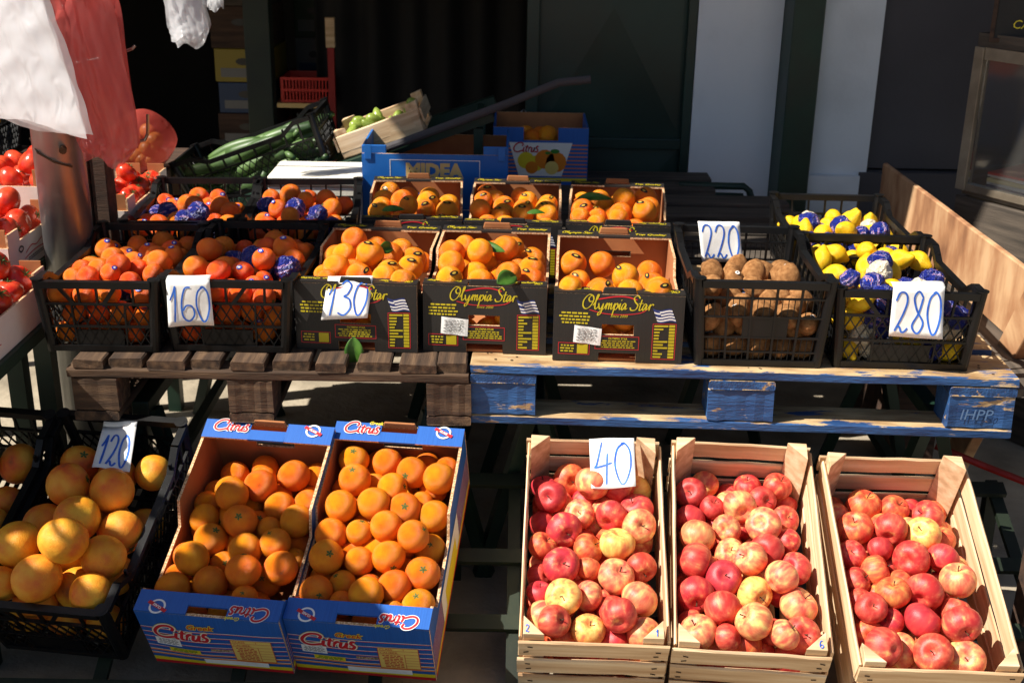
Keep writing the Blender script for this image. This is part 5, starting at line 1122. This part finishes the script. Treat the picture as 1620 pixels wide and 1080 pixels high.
# plywood side board, showcase, chalk board
o = board('plywood_board', 1.45, .185, .016, 'ply', None, (1.205, 3.235, .668), (math.pi / 2, 0, math.pi / 2 + .012), seed=1); tag(o, 'stained plywood board on edge beside the lemon crates', 'board')
o = board('wooden_ledge', 1.30, .20, .02, 'grey_wood', None, (1.165, 3.15, .555), (0, 0, math.pi / 2), seed=2); tag(o, 'weathered plank ledge under the plywood board', 'plank')
o = MB().box(1.12, 1.25, 3.3, 3.75, 0, .553).build('ledge_support', 'dark_wood', bevel=.004); tag(o, 'dark timber support under the plank ledge', 'support')
sc_a = ony(1512, 310, 3.75); sc_b = ony(1700, 350, 3.40)
d = Vector(sc_b - sc_a); d.z = 0; yaw = math.atan2(d.y, d.x)
sh = thing('glass_showcase', 'aluminium framed glass showcase on a brown plank base', 'showcase', loc=(sc_a[0], sc_a[1], 0), rot=(0, 0, yaw)); zt = float(sc_a[2]); LW = .9; DP = .45
for i, z in enumerate((0, .178, .356, .534)): board('base_plank', LW, .172, .02, 'grey_wood', sh, (LW / 2, .02, z + .088), (math.pi / 2, 0, 0), seed=i)
for i in range(4): board('base_plank', DP - .03, .172, .02, 'grey_wood', sh, (.011, DP / 2 + .012, i * .178 + .088), (math.pi / 2, 0, math.pi / 2), seed=i)
MB().box(.002, LW, .022, DP, .712, .728).build('shelf', 'alu', sh)
for x, y in ((.012, .012), (LW - .012, .012), (.012, DP - .012), (LW - .012, DP - .012)): MB().box(x - .017, x + .017, y - .017, y + .017, .729, 1.16).build('frame_post', 'alu', sh, bevel=.002)
MB().box(.03, LW - .03, .0, .025, 1.125, 1.16).build('frame_rail', 'alu', sh); MB().box(.03, LW - .03, .0, .03, .729, .75).build('frame_rail', 'alu', sh)
MB().box(.03, LW - .03, .010, .014, .751, 1.124).build('glass_pane', 'glass', sh); MB().box(.010, .014, .03, DP - .03, .729, 1.124).build('glass_pane', 'glass', sh)
MB().box(.03, LW, DP - .02, DP - .01, .73, 1.6).build('back_panel', 'dark_wall', sh); MB().box(0, LW, 0, DP, 1.161, 1.20).build('top_panel', 'grey_wood', sh)
mz = []
for i, (m_, h) in enumerate((('p_navy', .014), ('p_white', .012), ('p_stripe', .012), ('p_white', .010), ('red_cover', .008))):
    z = .729 + sum(q for q in mz); mz.append(h + .0008)
    o = MB().box(-.15, .15, -.10, .10, 0, h).build('magazine', [m_], None, tuple(Vector((sc_a[0], sc_a[1], z + .0008)) + Matrix.Rotation(yaw, 3, 'Z') @ Vector((.20, .17, 0))), (0, 0, yaw + (.05, -.06, .1, -.03, .12)[i]), bevel=.001)
    tag(o, ('dark blue magazine at the bottom of the pile in the showcase', 'white magazine just above the dark blue one in the showcase', 'yellowish magazine in the middle of the showcase pile', 'white magazine just under the red one in the showcase', 'red covered magazine on top of the showcase pile')[i], 'magazine')
cb = thing('chalk_board', 'black chalk board with yellow handwriting above the showcase', 'sign', loc=tuple(ony(1572, 60, 3.70)), rot=(0, 0, yaw * .5))
MB().box(0, .5, .0, .02, .0, .5).build('panel', 'board_black', cb); b = MB()
for body, y in (('CACA', .03), ('100', .15)): b = MB(); text(b, body, .035, lambda u, v, o: (u, -o, v), .001, .045, y, shear=.2); b.build('handwriting', 'p_lemon', cb)
b = MB()
for q in ((-.012, 0, -.012, .512), (.5, .512, -.012, .512), (0, .5, -.012, 0), (0, .5, .5, .512)): b.box(q[0], q[1], -.004, .022, q[2], q[3])
b.build('frame', 'dark_wood', cb); MB().box(.48, .50, .021, .05, -1.9, .5).build('support', 'dark_wood', cb); MB().box(.0, .02, .021, .05, -.03, .5).build('support', 'dark_wood', cb)
# green chair frame
gc = thing('metal_frame', 'dark green tube frame standing behind the empty pallet', 'frame', loc=(.78, 4.28, 0))
MB().tube([(-.20, 0, .60), (.03, 0, .60), (.05, -.005, .585), (.10, -.03, .43), (.11, -.04, 0)], .013, 8).build('tube', 'green_metal', gc, smooth=True)
MB().tube([(-.20, 0, .57), (.03, 0, .565)], .010, 8).build('tube', 'green_metal', gc, smooth=True); MB().tube([(.02, .0, .57), (.02, 0, 0)], .012, 8).build('leg', 'green_metal', gc)
MB().tube([(-.20, 0, .60), (-.20, 0, 0)], .012, 8).build('leg', 'green_metal', gc)
# timber leaning and red rod below
o = board('timber_batten', 1.15, .09, .03, 'ply', None, (1.17, 2.86, .36), (math.pi / 2, math.radians(60), math.pi / 2), seed=2); tag(o, 'brown timber batten leaning under the blue pallet', 'timber')
o = MB().tube([ony(1480, 705, 2.72), ony(1560, 738, 2.66), ony(1720, 800, 2.5)], .009, 8).build('red_rod', 'red_metal'); tag(o, 'thin red steel rod behind the outer apple crate', 'rod')
tp_ = thing('timber_trestle', 'brown timber upright beside the outer apple crate', 'timber', loc=(1.14, 2.30, 0)); MB().box(-.035, .035, -.03, .03, 0, .453).build('upright', 'dark_wood', tp_, bevel=.003); MB().box(.036, .30, -.02, .02, .35, .40).build('rail', 'dark_wood', tp_, bevel=.003)
# ------------------------------------------------------------------ storage room
o = MB().box(-1.055, -.955, 4.86, 4.94, 0, 2.05).build('green_pillar', 'green_rack', bevel=.004); tag(o, 'chipped green steel pillar in the storage room', 'pillar')
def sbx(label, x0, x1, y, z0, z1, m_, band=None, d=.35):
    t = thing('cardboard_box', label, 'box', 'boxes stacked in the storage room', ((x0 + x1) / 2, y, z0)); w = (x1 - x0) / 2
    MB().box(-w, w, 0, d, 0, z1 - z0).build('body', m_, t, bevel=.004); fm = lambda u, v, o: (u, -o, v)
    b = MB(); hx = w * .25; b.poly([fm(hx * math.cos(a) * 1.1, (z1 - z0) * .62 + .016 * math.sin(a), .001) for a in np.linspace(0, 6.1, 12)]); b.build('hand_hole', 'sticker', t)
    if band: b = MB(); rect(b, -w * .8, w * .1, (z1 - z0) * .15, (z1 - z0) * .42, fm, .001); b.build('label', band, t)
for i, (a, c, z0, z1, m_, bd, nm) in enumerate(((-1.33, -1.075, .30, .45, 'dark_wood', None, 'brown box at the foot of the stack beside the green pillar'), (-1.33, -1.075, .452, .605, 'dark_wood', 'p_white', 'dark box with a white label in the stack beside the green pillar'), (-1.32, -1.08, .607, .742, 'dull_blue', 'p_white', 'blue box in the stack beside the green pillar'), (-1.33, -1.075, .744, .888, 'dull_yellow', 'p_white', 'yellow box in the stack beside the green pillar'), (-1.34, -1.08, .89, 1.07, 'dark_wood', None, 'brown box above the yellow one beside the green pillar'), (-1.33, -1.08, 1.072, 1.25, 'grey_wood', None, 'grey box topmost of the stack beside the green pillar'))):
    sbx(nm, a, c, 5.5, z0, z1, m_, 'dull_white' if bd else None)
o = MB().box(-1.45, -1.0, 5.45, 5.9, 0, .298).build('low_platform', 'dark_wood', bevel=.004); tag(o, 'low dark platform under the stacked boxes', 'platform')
rsx = thing('red_shelf', 'red steel shelf rack in the storage room with a pale shelf', 'shelf', loc=(-.94, 5.50, 0))
for x in (-.15, .125):
    for y in (0, .35): MB().box(x - .014, x + .014, y - .014, y + .014, 0, .90 if y == 0 and x > 0 else .76).build('post', 'red_metal', rsx)
MB().box(-.135, .11, .0, .35, .635, .655).build('shelf_board', 'p_cream', rsx); MB().box(-.135, .11, .0, .35, .52, .535).build('shelf_board', 'red_metal', rsx)
o = MB().box(-.835, -.795, 5.485, 5.515, .902, 1.03).build('wooden_stick', 'crate_wood', bevel=.002); tag(o, 'pale wooden stick standing on the red shelf post', 'stick')
rb_ = thing('red_basket', 'red plastic basket on the pale shelf in the storage room', 'basket', loc=(-.94, 5.62, .656)); b = MB()
fm = lambda u, v, o: (u, -.10 - o, v)
for v in (.006, .055, .105): hexbar(b, fm, (-.10, v), (.11, v), .012, .01)
for i in range(15): hexbar(b, fm, (-.095 + i * .0144, .01), (-.098 + i * .0148, .10), .006, .006)
b.build('front_panel', 'red_plastic', rb_); MB().box(-.10, .11, .10, .108, 0, .11).build('back_panel', 'red_plastic', rb_); MB().box(-.108, -.1, -.10, .10, 0, .11).build('side_panel', 'red_plastic', rb_); MB().box(.11, .118, -.10, .10, 0, .11).build('side_panel', 'red_plastic', rb_); MB().box(-.1, .11, -.095, .1, 0, .006).build('base', 'red_plastic', rb_)
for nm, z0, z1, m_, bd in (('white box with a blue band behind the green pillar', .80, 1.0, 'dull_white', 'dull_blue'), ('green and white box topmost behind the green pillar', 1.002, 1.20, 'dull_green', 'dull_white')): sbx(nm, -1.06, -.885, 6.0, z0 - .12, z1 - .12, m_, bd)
o = MB().box(-1.15, -.85, 5.98, 6.4, 0, .678).build('low_platform', 'dark_wood'); tag(o, 'dark chest under the white boxes behind the green pillar', 'chest')

# ------------------------------------------------------------------ parasol added out of view to shade the grapefruit and Citrus boxes
pa = thing('shade_parasol', 'cream parasol added out of view to shade the grapefruit and Citrus boxes', 'parasol', loc=(-2.02, 1.41, 0))
MB().tube([(0, 0, 0), (0, 0, 1.98)], .02, 10).build('pole', 'galv', pa); MB().tube([(0, 0, 0), (0, 0, .05)], .2, 16).build('foot', 'green_metal', pa)
LIGHT_GAPS = ((.13, .80, .10, .07), (.16, .49, .12, .065), (.40, .42, .05, .09), (.05, .64, .07, .06), (.20, .70, .10, .08), (.60, .20, .06, .06), (-.05, .36, .07, .05), (.24, .68, .05, .05))  # canopy holes placed to let sun patches onto the shaded crates
def canopy_pt(a, q):
    k = math.cos(math.pi / 8) / math.cos((a % (math.pi / 4)) - math.pi / 8); return Vector((q * .81 * k * math.cos(a), q * .81 * k * math.sin(a), 1.93 - .33 * q))
for p8 in range(8):
    b = MB()
    for i in range(10):
        for j in range(16):
            a0, a1 = p8 * math.pi / 4 + i * math.pi / 40, p8 * math.pi / 4 + (i + 1) * math.pi / 40; q0, q1 = max(.03, j / 16), (j + 1) / 16
            c = canopy_pt((a0 + a1) / 2, (q0 + q1) / 2)
            if any(((c.x - t[0]) / t[2]) ** 2 + ((c.y - t[1]) / t[3]) ** 2 < 1 for t in LIGHT_GAPS): continue
            b.poly([canopy_pt(a0, q0), canopy_pt(a0, q1), canopy_pt(a1, q1), canopy_pt(a1, q0)])
    b.build('canopy_panel', mat('cream_canvas', lin(214, 200, 172), rough=.9) if p8 == 0 else bpy.data.materials['cream_canvas'], pa)
    a = p8 * math.pi / 4; MB().bar(canopy_pt(a, .02) - Vector((0, 0, .006)), canopy_pt(a, 1) - Vector((0, 0, .006)), .012, .006).build('rib', 'galv', pa)

# shutter added above the view to keep daylight out of the storage room
rsh = thing('added_shutter', 'half lowered grey roller shutter added out of view to darken the storage room', 'shutter', loc=(-1.48, 4.43, 1.42))
for i in range(9): board('slat', 2.96, .066, .012, 'grey_wall', rsh, (0, 0, .036 + i * .069), (math.pi / 2, 0, 0), seed=1, jit=.0003)
MB().box(-1.48, 1.48, -.025, .02, -.03, 0).build('bottom_bar', 'alu', rsh)
